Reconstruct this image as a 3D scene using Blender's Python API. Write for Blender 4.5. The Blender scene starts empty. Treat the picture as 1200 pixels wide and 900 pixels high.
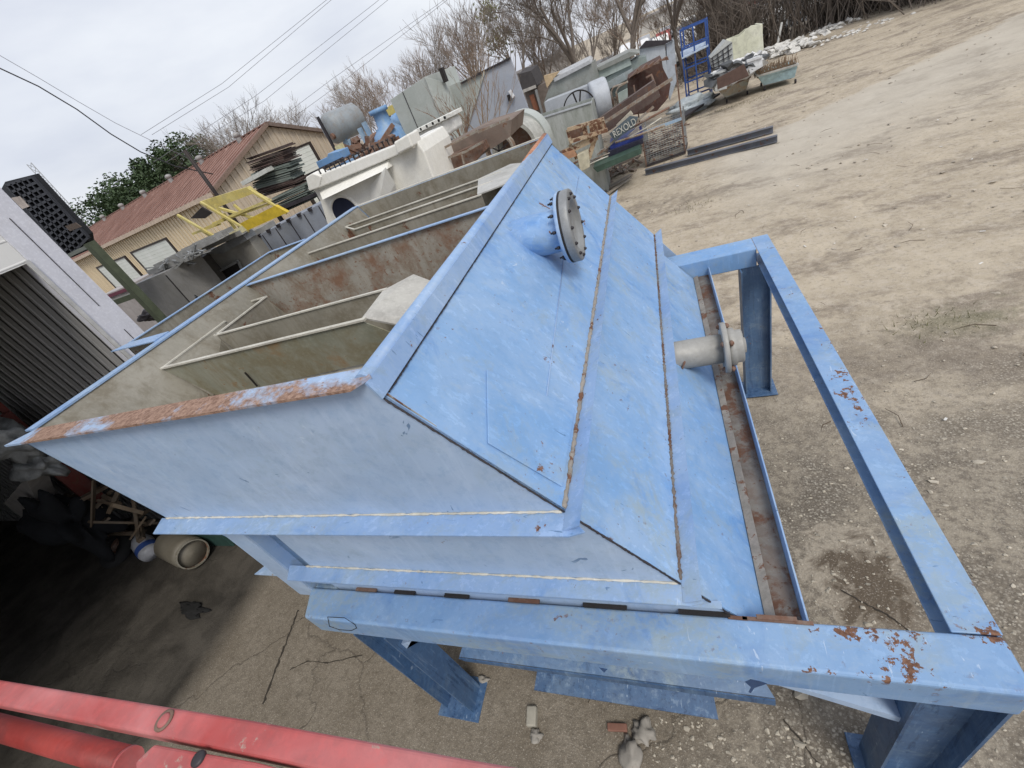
import bpy, bmesh, math, random
from mathutils import Vector, Matrix, noise
R = math.radians
C = bpy.context.scene.collection
scene = bpy.context.scene

# ------------------------------------------------------------------ camera
RM = Matrix(((0.9146764869, 0.1302316101, 0.3826312219),
             (0.2168890186, 0.6406851362, -0.7365335769),
             (-0.3410660901, 0.7566784548, 0.5577738235)))
FPX = 499.471
EYE = Vector((0, 0, 4.0))
cam = bpy.data.cameras.new('camera'); camo = bpy.data.objects.new('camera', cam); C.objects.link(camo)
cam.sensor_fit = 'HORIZONTAL'; cam.sensor_width = 36; cam.lens = FPX/1200*36
cam.clip_start = 0.05; cam.clip_end = 2000
camo.matrix_world = Matrix.Translation(EYE) @ RM.to_4x4()
scene.camera = camo

# ------------------------------------------------------------------ sky, sun, exposure
SUN_EL, SUN_AZ = 52, 138            # azimuth measured from +Y towards +X
w = bpy.data.worlds.new('World'); scene.world = w; w.use_nodes = True
nt = w.node_tree; nt.nodes.clear()
out = nt.nodes.new('ShaderNodeOutputWorld'); bg = nt.nodes.new('ShaderNodeBackground')
sky = nt.nodes.new('ShaderNodeTexSky'); sky.sky_type = 'NISHITA'; sky.sun_disc = False
sky.sun_elevation = R(SUN_EL); sky.sun_rotation = R(SUN_AZ); sky.dust_density = 3; sky.air_density = 1.2
tc = nt.nodes.new('ShaderNodeTexCoord'); mp = nt.nodes.new('ShaderNodeMapping'); mp.inputs['Scale'].default_value = (1.0, 1.0, 3.2)
n1 = nt.nodes.new('ShaderNodeTexNoise'); n1.inputs['Scale'].default_value = 1.7; n1.inputs['Detail'].default_value = 6; n1.inputs['Roughness'].default_value = .5
rp = nt.nodes.new('ShaderNodeValToRGB')
rp.color_ramp.elements[0].position = .38; rp.color_ramp.elements[0].color = (.60, .64, .76, 1)
rp.color_ramp.elements[1].position = .62; rp.color_ramp.elements[1].color = (.86, .89, .95, 1)
mul = nt.nodes.new('ShaderNodeMix'); mul.data_type = 'RGBA'; mul.blend_type = 'MULTIPLY'; mul.inputs[0].default_value = 1
mul.inputs[7].default_value = (7.75, 7.7, 7.65, 1)
mixs = nt.nodes.new('ShaderNodeMix'); mixs.data_type = 'RGBA'; mixs.inputs[0].default_value = .88; mixs.clamp_result = False
nt.links.new(tc.outputs['Generated'], mp.inputs[0]); nt.links.new(mp.outputs[0], n1.inputs['Vector'])
nt.links.new(n1.outputs['Fac'], rp.inputs[0]); nt.links.new(rp.outputs[0], mul.inputs[6])
nt.links.new(sky.outputs[0], mixs.inputs[6]); nt.links.new(mul.outputs[2], mixs.inputs[7])
nt.links.new(mixs.outputs[2], bg.inputs[0]); bg.inputs[1].default_value = .1
nt.links.new(bg.outputs[0], out.inputs[0])
sl = bpy.data.lights.new('sun', 'SUN'); sl.energy = 1.5; sl.angle = R(22); sl.color = (1, .95, .87)
so = bpy.data.objects.new('sun', sl); C.objects.link(so)
sd = Vector((math.sin(R(SUN_AZ))*math.cos(R(SUN_EL)), math.cos(R(SUN_AZ))*math.cos(R(SUN_EL)), math.sin(R(SUN_EL))))
so.rotation_euler = sd.to_track_quat('Z', 'Y').to_euler()
scene.view_settings.view_transform = 'Standard'; scene.view_settings.look = 'None'
scene.view_settings.gamma = 1; scene.view_settings.exposure = 0.47
scene.render.engine = 'CYCLES'
scene.cycles.max_bounces = 6

# ------------------------------------------------------------------ measuring helpers (photo pixel -> point in the yard)
def ray(x, y): return RM @ Vector(((x-600)/FPX, -(y-450)/FPX, -1))
def onZ(x, y, z=0): d = ray(x, y); return EYE + d*((z-4)/d.z)
def onX(x, y, X): d = ray(x, y); return EYE + d*(X/d.x)
def onY(x, y, Y): d = ray(x, y); return EYE + d*(Y/d.y)
def onP(x, y, P, N): d = ray(x, y); return EYE + d*((P-EYE).dot(N)/d.dot(N))
def far(x, y, D): d = ray(x, y); return EYE + d*(D/math.hypot(d.x, d.y))

# ------------------------------------------------------------------ materials
def new_mat(name):
    m = bpy.data.materials.new(name); m.use_nodes = True
    t = m.node_tree; b = t.nodes['Principled BSDF']; return m, t, b
def nd(t, k, **kw):
    n = t.nodes.new(k)
    for a, v in kw.items():
        if a in n.inputs: n.inputs[a].default_value = v
        else: setattr(n, a, v)
    return n
def col(c): return (c[0], c[1], c[2], 1)
def ramp(t, src, p0, p1, c0=(0, 0, 0), c1=(1, 1, 1)):
    r = t.nodes.new('ShaderNodeValToRGB'); e = r.color_ramp.elements
    e[0].position = p0; e[0].color = col(c0); e[1].position = p1; e[1].color = col(c1)
    t.links.new(src, r.inputs[0]); return r.outputs[0]
def mixc(t, fac, a, b, blend='MIX'):
    n = t.nodes.new('ShaderNodeMix'); n.data_type = 'RGBA'; n.blend_type = blend
    for s, v in ((0, fac), (6, a), (7, b)):
        if hasattr(v, 'links') or isinstance(v, bpy.types.NodeSocket): t.links.new(v, n.inputs[s])
        else: n.inputs[s].default_value = v if s == 0 else col(v)
    return n.outputs[2]
def math_(t, op, a, b=0.0):
    n = t.nodes.new('ShaderNodeMath'); n.operation = op
    for i, v in enumerate((a, b)):
        if isinstance(v, bpy.types.NodeSocket): t.links.new(v, n.inputs[i])
        else: n.inputs[i].default_value = v
    return n.outputs[0]
def coords(t, scale=(1, 1, 1), rot=(0, 0, 0)):
    tc = t.nodes.new('ShaderNodeTexCoord'); m = t.nodes.new('ShaderNodeMapping')
    m.inputs['Scale'].default_value = scale; m.inputs['Rotation'].default_value = rot
    t.links.new(tc.outputs['Object'], m.inputs[0]); return m.outputs[0]
def nz(t, vec, scale, detail=4, rough=.55, dist=0):
    n = nd(t, 'ShaderNodeTexNoise'); n.inputs['Scale'].default_value = scale; n.inputs['Detail'].default_value = detail
    n.inputs['Roughness'].default_value = rough; n.inputs['Distortion'].default_value = dist
    t.links.new(vec, n.inputs['Vector']); return n.outputs['Fac']
def bump(t, b, src, strength=.3, dist=.01):
    n = t.nodes.new('ShaderNodeBump'); n.inputs['Strength'].default_value = strength; n.inputs['Distance'].default_value = dist
    t.links.new(src, n.inputs['Height']); t.links.new(n.outputs[0], b.inputs['Normal'])

RUST = (.10, .045, .028); RUST2 = (.22, .115, .07)
def worn(name, c1, c2, rust=.62, rscale=5, rough=.5, metal=0, big=1.3, grime=.35, grime_c=(.16, .15, .13), stretch=(1, 1, 1), rust_c=RUST, rust_c2=RUST2, soft=.03, specks=True, bstr=.15, spec=.4):
    """paint or bare sheet: two tones, grime, rust where the noise passes `rust`"""
    m, t, b = new_mat(name)
    v = coords(t, stretch)
    a = nz(t, v, big, 5, .6, .6)
    base = mixc(t, ramp(t, a, .40, .60), c1, c2)
    g = nz(t, v, big*3.1, 8, .7, .4)
    dr_n = nz(t, coords(t, (7, 7, .7)), 1.6, 6, .7)
    gm = math_(t, 'MULTIPLY', math_(t, 'MAXIMUM', ramp(t, g, .46, .62), math_(t, 'MULTIPLY', ramp(t, dr_n, .5, .66), .8)), grime)
    base = mixc(t, gm, base, grime_c)
    f = nz(t, v, 38, 3, .7)
    base = mixc(t, math_(t, 'MULTIPLY', ramp(t, f, .5, .64), .22), base, tuple(min(1, x*1.5+.03) for x in c1))
    r = nz(t, v, rscale, 8, .68, .3)
    rm = ramp(t, r, rust, rust+soft)
    if specks:
        s = nz(t, v, rscale*7, 4, .6)
        sm = ramp(t, s, min(.95, rust+.10), min(.99, rust+.13))
        area = ramp(t, r, rust-.14, rust)
        rm = math_(t, 'MAXIMUM', rm, math_(t, 'MULTIPLY', sm, area))
    rc = mixc(t, nz(t, v, 30, 5, .7), rust_c, rust_c2)
    colr = mixc(t, rm, base, rc)
    t.links.new(colr, b.inputs['Base Color'])
    rr = t.nodes.new('ShaderNodeMapRange'); rr.inputs[3].default_value = rough-.07; rr.inputs[4].default_value = rough+.22
    t.links.new(g, rr.inputs[0]); t.links.new(math_(t, 'MAXIMUM', rr.outputs[0], math_(t, 'MULTIPLY', rm, .85)), b.inputs['Roughness'])
    b.inputs['Metallic'].default_value = metal; b.inputs['Specular IOR Level'].default_value = spec
    h = math_(t, 'ADD', math_(t, 'MULTIPLY', f, .25), math_(t, 'ADD', math_(t, 'MULTIPLY', rm, .35), math_(t, 'MULTIPLY', g, .5)))
    bump(t, b, h, bstr, .01)
    return m

def blue_paint(name, c1=(.195, .37, .65), c2=(.285, .45, .70), deep=(.075, .235, .57), rust=.66, rscale=4, chalk=.4, stretch=(1, 1, 1), deepamt=.54, rust_c=RUST, rust_c2=RUST2, spots=(), root=(-.8, 3, 0), dirt=.5, rsoft=.015, speck=.655, run=1.0):
    m, t, b = new_mat(name)
    v = coords(t, stretch)
    a = nz(t, v, 1.1, 6, .62, .8)
    base = mixc(t, ramp(t, a, .40, .60), c1, c2)
    d = nz(t, v, 1.9, 6, .66, 1.4)                      # patches of fresher, deeper blue
    base = mixc(t, math_(t, 'MULTIPLY', ramp(t, d, deepamt, deepamt+.12), .75), base, deep)
    st1 = nz(t, coords(t, (1.0, 2.0, 1.3), (0, R(20), R(12))), 1.3, 9, .68, .9)      # brushed streaks of chalk
    base = mixc(t, math_(t, 'MULTIPLY', ramp(t, st1, .45, .66), chalk), base, (.42, .53, .68))
    fr_n = nz(t, v, 17, 9, .8, .2)
    base = mixc(t, math_(t, 'MULTIPLY', ramp(t, fr_n, .50, .60), .20), base, (.12, .26, .47))
    rn = nz(t, coords(t, (13, 13, .9)), 1.5, 5, .7, .2)          # runs and drips
    base = mixc(t, math_(t, 'MULTIPLY', ramp(t, rn, .56, .66), .30*run), base, (.40, .50, .60))
    base = mixc(t, math_(t, 'MULTIPLY', ramp(t, rn, .42, .35), .25*run), base, (.13, .24, .42))
    g = nz(t, v, 4.2, 9, .76, .5)
    base = mixc(t, math_(t, 'MULTIPLY', ramp(t, g, .53, .66), dirt), base, (.27, .34, .38))
    g2 = nz(t, v, .9, 5, .6, 1.0)                       # greenish weather stain
    base = mixc(t, math_(t, 'MULTIPLY', math_(t, 'MULTIPLY', ramp(t, g2, .52, .62), ramp(t, fr_n, .42, .56)), dirt*.7), base, (.36, .40, .33))
    sc = nz(t, coords(t, (2.2, 11, 2.2), (0, R(30), R(38))), 3.6, 3, .55, 1.1)     # short dark scuffs
    scm = math_(t, 'MULTIPLY', ramp(t, sc, .675, .695), ramp(t, nz(t, v, 2.6, 2), .53, .60))
    base = mixc(t, math_(t, 'MULTIPLY', scm, .7), base, (.045, .12, .25))
    sd2 = nz(t, coords(t, (9, 1.8, 3), (R(10), 0, R(-25))), 4.4, 3, .55, .8)
    base = mixc(t, math_(t, 'MULTIPLY', math_(t, 'MULTIPLY', ramp(t, sd2, .675, .70), ramp(t, a, .5, .56)), .6), base, (.50, .60, .72))
    r = nz(t, v, rscale, 8, .7, .3)
    rm = ramp(t, r, rust, rust+rsoft)
    s1 = nz(t, v, 30, 4, .6)
    near = ramp(t, r, rust-.16, rust-.02)
    if spots:
        sep = t.nodes.new('ShaderNodeSeparateXYZ'); t.links.new(coords(t), sep.inputs[0]); acc = None
        for (P, rad) in spots:
            dd = None
            for k, ax_ in enumerate('XYZ'):
                q_ = math_(t, 'SUBTRACT', sep.outputs[ax_], P[k]-root[k]); q_ = math_(t, 'MULTIPLY', q_, q_); dd = q_ if dd is None else math_(t, 'ADD', dd, q_)
            mr = t.nodes.new('ShaderNodeMapRange'); mr.inputs[1].default_value = rad; mr.inputs[2].default_value = 0; t.links.new(math_(t, 'SQRT', dd), mr.inputs[0])
            acc = mr.outputs[0] if acc is None else math_(t, 'MAXIMUM', acc, mr.outputs[0])
        thr = math_(t, 'SUBTRACT', .73, math_(t, 'MULTIPLY', acc, .235))
        big_s = nz(t, v, 24, 7, .70)
        rm = math_(t, 'MAXIMUM', rm, math_(t, 'GREATER_THAN', big_s, thr))
    sm = math_(t, 'MULTIPLY', ramp(t, s1, speck, speck+.015), near)
    rm = math_(t, 'MAXIMUM', rm, sm)
    rc = mixc(t, ramp(t, nz(t, v, 45, 6, .75), .4, .6), rust_c, rust_c2)
    t.links.new(mixc(t, rm, base, rc), b.inputs['Base Color'])
    rr = t.nodes.new('ShaderNodeMapRange'); rr.inputs[1].default_value = .35; rr.inputs[2].default_value = .65; rr.inputs[3].default_value = .36; rr.inputs[4].default_value = .66
    t.links.new(g, rr.inputs[0]); t.links.new(math_(t, 'MAXIMUM', rr.outputs[0], math_(t, 'MULTIPLY', rm, .85)), b.inputs['Roughness'])
    b.inputs['Specular IOR Level'].default_value = .5
    wob = nz(t, v, 1.3, 3, .5)
    h = math_(t, 'ADD', math_(t, 'MULTIPLY', wob, 13), math_(t, 'ADD', math_(t, 'MULTIPLY', rm, -.25), math_(t, 'MULTIPLY', fr_n, .22)))
    bump(t, b, h, .3, .012)
    return m
def plain(name, c, rough=.6, metal=0, var=.25, scale=6, spec=.4):
    m, t, b = new_mat(name); v = coords(t)
    n = nz(t, v, scale, 6, .65)
    t.links.new(mixc(t, ramp(t, n, .3, .7), tuple(x*(1-var) for x in c), tuple(min(1, x*(1+var)) for x in c)), b.inputs['Base Color'])
    b.inputs['Roughness'].default_value = rough; b.inputs['Metallic'].default_value = metal; b.inputs['Specular IOR Level'].default_value = spec
    bump(t, b, n, .15, .01)
    return m
def ribbed(name, c1, c2, axis, period, depth=.5, rust=.9, rough=.5, rust_c=RUST, streak=(1, 1, 1), duty=.3, soft=.12):
    """corrugated sheet: ribs across `axis` (a vector in object space) every `period` metres"""
    m, t, b = new_mat(name)
    tc = t.nodes.new('ShaderNodeTexCoord'); dp = t.nodes.new('ShaderNodeVectorMath'); dp.operation = 'DOT_PRODUCT'
    t.links.new(tc.outputs['Object'], dp.inputs[0]); dp.inputs[1].default_value = Vector(axis).normalized()/period
    fr = math_(t, 'FRACT', dp.outputs['Value'])
    tri = math_(t, 'ABSOLUTE', math_(t, 'SUBTRACT', fr, .5))
    rib = ramp(t, tri, duty, duty+soft)
    v = coords(t, streak)
    a = nz(t, v, 1.2, 7, .65, .3)
    base = mixc(t, ramp(t, a, .35, .65), c1, c2)
    r = nz(t, v, 2.3, 8, .7)
    rm = ramp(t, r, rust, rust+.08)
    base = mixc(t, rm, base, rust_c)
    t.links.new(base, b.inputs['Base Color']); b.inputs['Roughness'].default_value = rough
    bump(t, b, rib, depth, .05)
    return m

blue = blue_paint('blue_paint')
blue_front = blue_paint('blue_paint_front_sheen', (.37, .49, .67), (.42, .53, .70), (.31, .45, .67), rust=.76, chalk=.10, deepamt=.60, dirt=.18, run=.35)  # same blue made paler: sky sheen of the front faces put into the colour
BS = [(onZ(x, y, 1.69), r) for x, y, r in ((1008, 488, .16), (1000, 470, .14), (1020, 745, .15), (1165, 745, .13), (985, 742, .09), (1005, 745, .11), (1030, 750, .13), (1055, 752, .12), (1080, 752, .09), (960, 740, .06), (1150, 742, .07), (1168, 752, .08), (1128, 740, .05), (950, 788, .05), (975, 790, .05), (1020, 792, .09), (1045, 797, .10), (1075, 802, .09), (1110, 810, .06), (1060, 780, .14), (970, 402, .12), (962, 385, .08), (985, 440, .15), (997, 462, .16), (1005, 478, .14), (1012, 492, .12), (945, 380, .05), (925, 345, .06), (903, 290, .08), (1070, 572, .05), (1130, 640, .05))]
blue_beam = blue_paint('blue_paint_beam', (.185, .325, .565), (.255, .40, .61), (.115, .235, .49), rust=.70, rscale=6.5, chalk=.45, spots=BS, dirt=.55, speck=.60)
blue_edge = blue_paint('blue_paint_edge', (.27, .405, .655), (.34, .475, .69), (.17, .315, .61), rust=.68, rscale=9, chalk=.5)
blue_leg = blue_paint('blue_paint_leg_shade', (.022, .058, .135), (.032, .076, .165), (.016, .042, .11), rust=.80, chalk=.06, dirt=.2)  # same blue made near navy: shade below the frame painted in
blue_dark = blue_paint('blue_paint_shade', (.060, .115, .21), (.085, .14, .235), (.04, .08, .18), rust=.66, chalk=.25)  # same blue darkened, painted-in shade for undersides, left sides and hopper
rim_rust = blue_paint('blue_paint_rust_rim', (.38, .50, .70), (.42, .54, .73), (.28, .44, .70), rust=.475, rscale=1.05, chalk=.3, rust_c=(.17, .095, .065), rust_c2=(.36, .235, .175), rsoft=.06)
galv = worn('weathered_galvanised_sheet', (.25, .235, .195), (.34, .32, .27), rust=.62, rscale=3, rough=.5, grime=.65, grime_c=(.16, .135, .09), bstr=.12, metal=.15)
galv_rust = worn('rust_pitted_galvanised_sheet', (.27, .26, .23), (.34, .32, .28), rust=.485, rscale=4.5, rough=.6, grime=.85, grime_c=(.20, .145, .10), rust_c=(.13, .065, .04), rust_c2=(.30, .19, .13), soft=.16)
galv_green = worn('olive_stained_sheet', (.23, .235, .18), (.31, .31, .25), rust=.56, rscale=3.2, rough=.55, grime=.7, grime_c=(.20, .165, .09), rust_c=(.24, .14, .06), rust_c2=(.32, .21, .10), soft=.14)
cream_edge = worn('bare_trough_edge', (.52, .50, .43), (.62, .60, .54), rust=.72, rscale=6, rough=.5)
bare_steel = worn('bare_steel', (.23, .24, .25), (.31, .32, .32), rust=.72, rscale=7, rough=.42, metal=.25)
rusty = worn('rusty_steel', (.12, .062, .042), (.20, .11, .075), rust=.6, rscale=6, rough=.8, grime=.6, grime_c=(.25, .22, .19))
rusty_channel = worn('rusted_channel_steel', (.105, .085, .075), (.17, .14, .12), rust=.50, rscale=5, rough=.85, grime=.7, grime_c=(.22, .225, .21), rust_c=(.07, .035, .024), rust_c2=(.16, .085, .055), soft=.08)
seam = worn('dirty_weld_seam', (.24, .215, .19), (.33, .30, .26), rust=.57, rscale=9, rough=.8, grime=.7)
black = plain('black_weld', (.02, .017, .016), .7)
bolt_m = plain('dark_bolt_steel', (.05, .045, .05), .5, .4)
red = worn('red_lift_paint', (.40, .065, .062), (.52, .19, .19), rust=.62, rscale=7, rough=.42, grime=.45, grime_c=(.26, .10, .10), rust_c=(.30, .24, .20), rust_c2=(.45, .38, .32), big=2.2)
red_deep = worn('deep_red_paint', (.27, .028, .022), (.34, .045, .035), rust=.68, rscale=6, rough=.45, grime=.5, grime_c=(.12, .03, .03), big=2)

# ------------------------------------------------------------------ object helpers
roots = {}
class MB:
    def __init__(s): s.v = []; s.f = []; s.sm = []
    def add(s, vs, fs, smooth=False):
        o = len(s.v); s.v += [Vector(p) for p in vs]; s.f += [[i+o for i in f] for f in fs]; s.sm += [smooth]*len(fs); return s
    def box(s, x0, x1, y0, y1, z0, z1):
        vs = [(x, y, z) for z in (z0, z1) for y in (y0, y1) for x in (x0, x1)]
        return s.add(vs, [(0, 2, 3, 1), (4, 5, 7, 6), (0, 1, 5, 4), (2, 6, 7, 3), (0, 4, 6, 2), (1, 3, 7, 5)])
    def prism(s, poly, off):
        off = Vector(off); n = len(poly); a = [Vector(p) for p in poly]; bb = [p+off for p in a]
        fs = [list(range(n))[::-1], list(range(n, 2*n))] + [(i, (i+1) % n, n+(i+1) % n, n+i) for i in range(n)]
        return s.add(a+bb, fs)
    def bar(s, p, q, w, h, up=(0, 0, 1)):
        p, q = Vector(p), Vector(q); d = (q-p).normalized(); u = Vector(up)
        if abs(d.dot(u)) > .95: u = Vector((0, 1, 0))
        r = d.cross(u).normalized(); u = r.cross(d).normalized()
        return s.prism([p-r*w/2-u*h/2, p+r*w/2-u*h/2, p+r*w/2+u*h/2, p-r*w/2+u*h/2], q-p)
    def tube(s, pts, rad, n=8, cap=True):
        pts = [Vector(p) for p in pts]; rads = rad if isinstance(rad, (list, tuple)) else [rad]*len(pts)
        o = len(s.v); vs = []; ref = None
        for i, p in enumerate(pts):
            d = (pts[min(i+1, len(pts)-1)]-pts[max(i-1, 0)]).normalized()
            if ref is None: ref = d.orthogonal().normalized()
            ref = (ref-d*ref.dot(d)); ref = ref.normalized() if ref.length > 1e-6 else d.orthogonal().normalized()
            b = d.cross(ref)
            vs += [p+(ref*math.cos(2*math.pi*k/n)+b*math.sin(2*math.pi*k/n))*rads[i] for k in range(n)]
        fs = [(i*n+k, i*n+(k+1) % n, (i+1)*n+(k+1) % n, (i+1)*n+k) for i in range(len(pts)-1) for k in range(n)]
        s.add(vs, fs, True)
        if cap:
            m = len(pts)-1; s.f += [[o+k for k in range(n)][::-1], [o+m*n+k for k in range(n)]]; s.sm += [False, False]
        return s
    def ring(s, c, axis, r0, r1, th, n=40):
        c = Vector(c); a = Vector(axis).normalized(); u = a.orthogonal().normalized(); b = a.cross(u); vs = []
        for k in range(n):
            e = u*math.cos(2*math.pi*k/n)+b*math.sin(2*math.pi*k/n)
            vs += [c+e*r0, c+e*r1, c+e*r1+a*th, c+e*r0+a*th]
        fs = []
        for k in range(n):
            j = (k+1) % n
            fs += [(4*k+i, 4*k+(i+1) % 4, 4*j+(i+1) % 4, 4*j+i) for i in range(4)]
        return s.add(vs, fs)
    def lathe(s, c, axis, prof, n=32):
        """prof: (radius, distance along axis)"""
        c = Vector(c); a = Vector(axis).normalized(); u = a.orthogonal().normalized(); b = a.cross(u); vs = []
        for r, h in prof:
            vs += [c+a*h+(u*math.cos(2*math.pi*k/n)+b*math.sin(2*math.pi*k/n))*max(r, 1e-4) for k in range(n)]
        fs = [(i*n+k, i*n+(k+1) % n, (i+1)*n+(k+1) % n, (i+1)*n+k) for i in range(len(prof)-1) for k in range(n)]
        return s.add(vs, fs, True)
    def poly(s, pts): return s.add(pts, [list(range(len(pts)))])
    def blob(s, c, r, sc=(1, 1, 1), seed=0, sub=2, rough=.25):
        bm = bmesh.new(); bmesh.ops.create_icosphere(bm, subdivisions=sub, radius=1)
        vs = []
        for v in bm.verts:
            k = 1+rough*noise.noise(v.co*1.7+Vector((seed*3.1, seed, 0)))*1.6
            vs.append((c[0]+v.co.x*r*k*sc[0], c[1]+v.co.y*r*k*sc[1], c[2]+v.co.z*r*k*sc[2]))
        fs = [[v.index for v in f.verts] for f in bm.faces]; bm.free()
        return s.add(vs, fs, sub >= 3)
    def build(s, name, mat, parent=None, bevel=0, origin=None, seg=2):
        o0 = Vector(roots[parent.name]) if parent is not None else Vector(origin if origin is not None else (0, 0, 0))
        me = bpy.data.meshes.new(name); me.from_pydata([v-o0 for v in s.v], [], s.f); me.update()
        for p, sm in zip(me.polygons, s.sm): p.use_smooth = sm
        bm = bmesh.new(); bm.from_mesh(me); bmesh.ops.recalc_face_normals(bm, faces=bm.faces); bm.to_mesh(me); bm.free()
        me.materials.append(mat)
        ob = bpy.data.objects.new(name, me); C.objects.link(ob)
        if parent is not None:
            ob.parent = parent; roots[ob.name] = roots[parent.name]
        else:
            ob.location = o0; roots[ob.name] = tuple(o0)
        if bevel:
            md = ob.modifiers.new('bevel', 'BEVEL'); md.width = bevel; md.segments = seg; md.limit_method = 'ANGLE'; md.angle_limit = R(35)
        return ob
def tag(o, label=None, cat=None, group=None, kind=None):
    if label: o['label'] = label
    if cat: o['category'] = cat
    if group: o['group'] = group
    if kind: o['kind'] = kind
    return o
def thing(name, label, cat, loc, group=None):
    o = bpy.data.objects.new(name, None); C.objects.link(o); o.location = loc; o.empty_display_size = .2
    roots[o.name] = tuple(loc); return tag(o, label, cat, group)
def copy_tree(o, parent=None):
    c = o.copy(); C.objects.link(c); c.parent = parent
    for ch in list(o.children): copy_tree(ch, c)
    return c
def PY(pts, Y, th, mb=None):
    """an upright plate or body on the plane y = Y, its outline given as seen, its real depth th behind"""
    mb = mb or MB(); return mb.prism([onY(x, y, Y) for x, y in pts], (0, th, 0))
GZ = -.35                                       # the yard lies a little lower than the slab by the shop
def ground_z(x, y):
    t = min(1, max(0, (y-1.6)/3.0)); t = t*t*(3-2*t)
    k = min(1, max(0, (x+5.0)/1.5)) if y < 8 else 1
    return GZ*t*k
def onG(x, y): return onZ(x, y, GZ)

# ================================================================== THE GROUND
def lin(a, b, n): return [a+(b-a)*i/n for i in range(n+1)]
xs = [-900, -400, -200, -120, -60, -30] + lin(-20, 20, 160) + [30, 60, 120, 200, 400, 900]
ys = [-900, -300, -100, -40, -20, -10] + lin(-5, 35, 160) + [45, 60, 90, 150, 300, 900]
g = MB(); vs = []
for y in ys:
    for x in xs:
        z = ground_z(x, y)
        if -20 < x < 20 and 4 < y < 35: z += .05*noise.noise(Vector((x*.35, y*.35, 0)))+.02*noise.noise(Vector((x*1.3, y*1.3, 3)))
        vs.append((x, y, z))
nx = len(xs)
g.add(vs, [(j*nx+i, j*nx+i+1, (j+1)*nx+i+1, (j+1)*nx+i) for j in range(len(ys)-1) for i in range(nx-1)], True)
m, t, b = new_mat('yard_ground')
v = coords(t)
sep = t.nodes.new('ShaderNodeSeparateXYZ'); t.links.new(v, sep.inputs[0]); X, Y = sep.outputs['X'], sep.outputs['Y']
big = nz(t, v, .35, 6, .6, .5); mid = nz(t, v, 1.7, 8, .65, .3); fine = nz(t, v, 14, 8, .75); vf = nz(t, v, 75, 3, .7)
conc = mixc(t, ramp(t, mid, .35, .65), (.225, .19, .145), (.33, .288, .23))
conc = mixc(t, math_(t, 'MULTIPLY', ramp(t, fine, .46, .6), .6), conc, (.155, .13, .10))
conc = mixc(t, math_(t, 'MULTIPLY', ramp(t, vf, .54, .62), .5), conc, (.38, .34, .28))
conc = mixc(t, math_(t, 'MULTIPLY', ramp(t, vf, .44, .36), .45), conc, (.10, .085, .065))
dirt = mixc(t, ramp(t, mid, .3, .7), (.36, .305, .23), (.52, .45, .345))
v_str = coords(t, (1.0, 1.9, 1), (0, 0, R(-18)))
str_ = nz(t, v_str, .55, 10, .74, .3)
dirt = mixc(t, math_(t, 'MULTIPLY', ramp(t, str_, .49, .60), .8), dirt, (.20, .165, .13))
d2 = nz(t, v, 5.5, 10, .78, .2)
dirt = mixc(t, math_(t, 'MULTIPLY', ramp(t, d2, .48, .60), .55), dirt, (.52, .46, .38))
dirt = mixc(t, math_(t, 'MULTIPLY', ramp(t, fine, .52, .62), .5), dirt, (.21, .18, .145))
# worn pale slab crossing the yard on the right
d2b = nz(t, v, 1.3, 8, .7, .2)
px = math_(t, 'ADD', X, math_(t, 'MULTIPLY', math_(t, 'SUBTRACT', big, .5), 3.0))
slab = math_(t, 'MULTIPLY', ramp(t, px, .50, .52), 1.0)
line = math_(t, 'ADD', math_(t, 'SUBTRACT', math_(t, 'ADD', math_(t, 'MULTIPLY', X, .60), 15.0), Y), math_(t, 'MULTIPLY', math_(t, 'SUBTRACT', d2b, .5), 1.6))
slabm = math_(t, 'MULTIPLY', ramp(t, line, .0, .9), ramp(t, math_(t, 'ADD', Y, math_(t, 'MULTIPLY', mid, 3)), .0, 1))
ym = t.nodes.new('ShaderNodeMapRange'); ym.inputs[1].default_value = 6.5; ym.inputs[2].default_value = 2.5
t.links.new(line, ym.inputs[0])
xm_ = t.nodes.new('ShaderNodeMapRange'); xm_.inputs[1].default_value = 1.5; xm_.inputs[2].default_value = 3.0
t.links.new(math_(t, 'ADD', X, d2b), xm_.inputs[0])
lm = t.nodes.new('ShaderNodeMapRange'); lm.inputs[1].default_value = 0; lm.inputs[2].default_value = .25; t.links.new(line, lm.inputs[0])
slabm = math_(t, 'MULTIPLY', math_(t, 'MULTIPLY', lm.outputs[0], ym.outputs[0]), xm_.outputs[0])
slabc = mixc(t, ramp(t, mid, .3, .7), (.44, .40, .335), (.52, .48, .41))
slabc = mixc(t, math_(t, 'MULTIPLY', ramp(t, str_, .52, .66), .5), slabc, (.30, .26, .21))
dirt = mixc(t, math_(t, 'MULTIPLY', slabm, .85), dirt, slabc)
# concrete near, dirt beyond, coarse broken aggregate in between
dm = t.nodes.new('ShaderNodeMapRange'); dm.inputs[1].default_value = 3.0; dm.inputs[2].default_value = 7.0
t.links.new(math_(t, 'ADD', math_(t, 'ADD', Y, math_(t, 'MULTIPLY', X, .6)), math_(t, 'MULTIPLY', big, 3)), dm.inputs[0])
base = mixc(t, dm.outputs[0], conc, dirt)
vo = nd(t, 'ShaderNodeTexVoronoi'); vo.inputs['Scale'].default_value = 46; t.links.new(v, vo.inputs['Vector'])
vsep = t.nodes.new('ShaderNodeSeparateColor'); t.links.new(vo.outputs['Color'], vsep.inputs[0])
stn = mixc(t, vsep.outputs[0], (.14, .12, .10), (.56, .52, .44))
stn = mixc(t, math_(t, 'MULTIPLY', ramp(t, vsep.outputs[1], .35, .4), .8), (.19, .165, .135), stn)
ag = mixc(t, ramp(t, vo.outputs['Distance'], .30, .60), stn, (.13, .112, .09))
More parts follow.
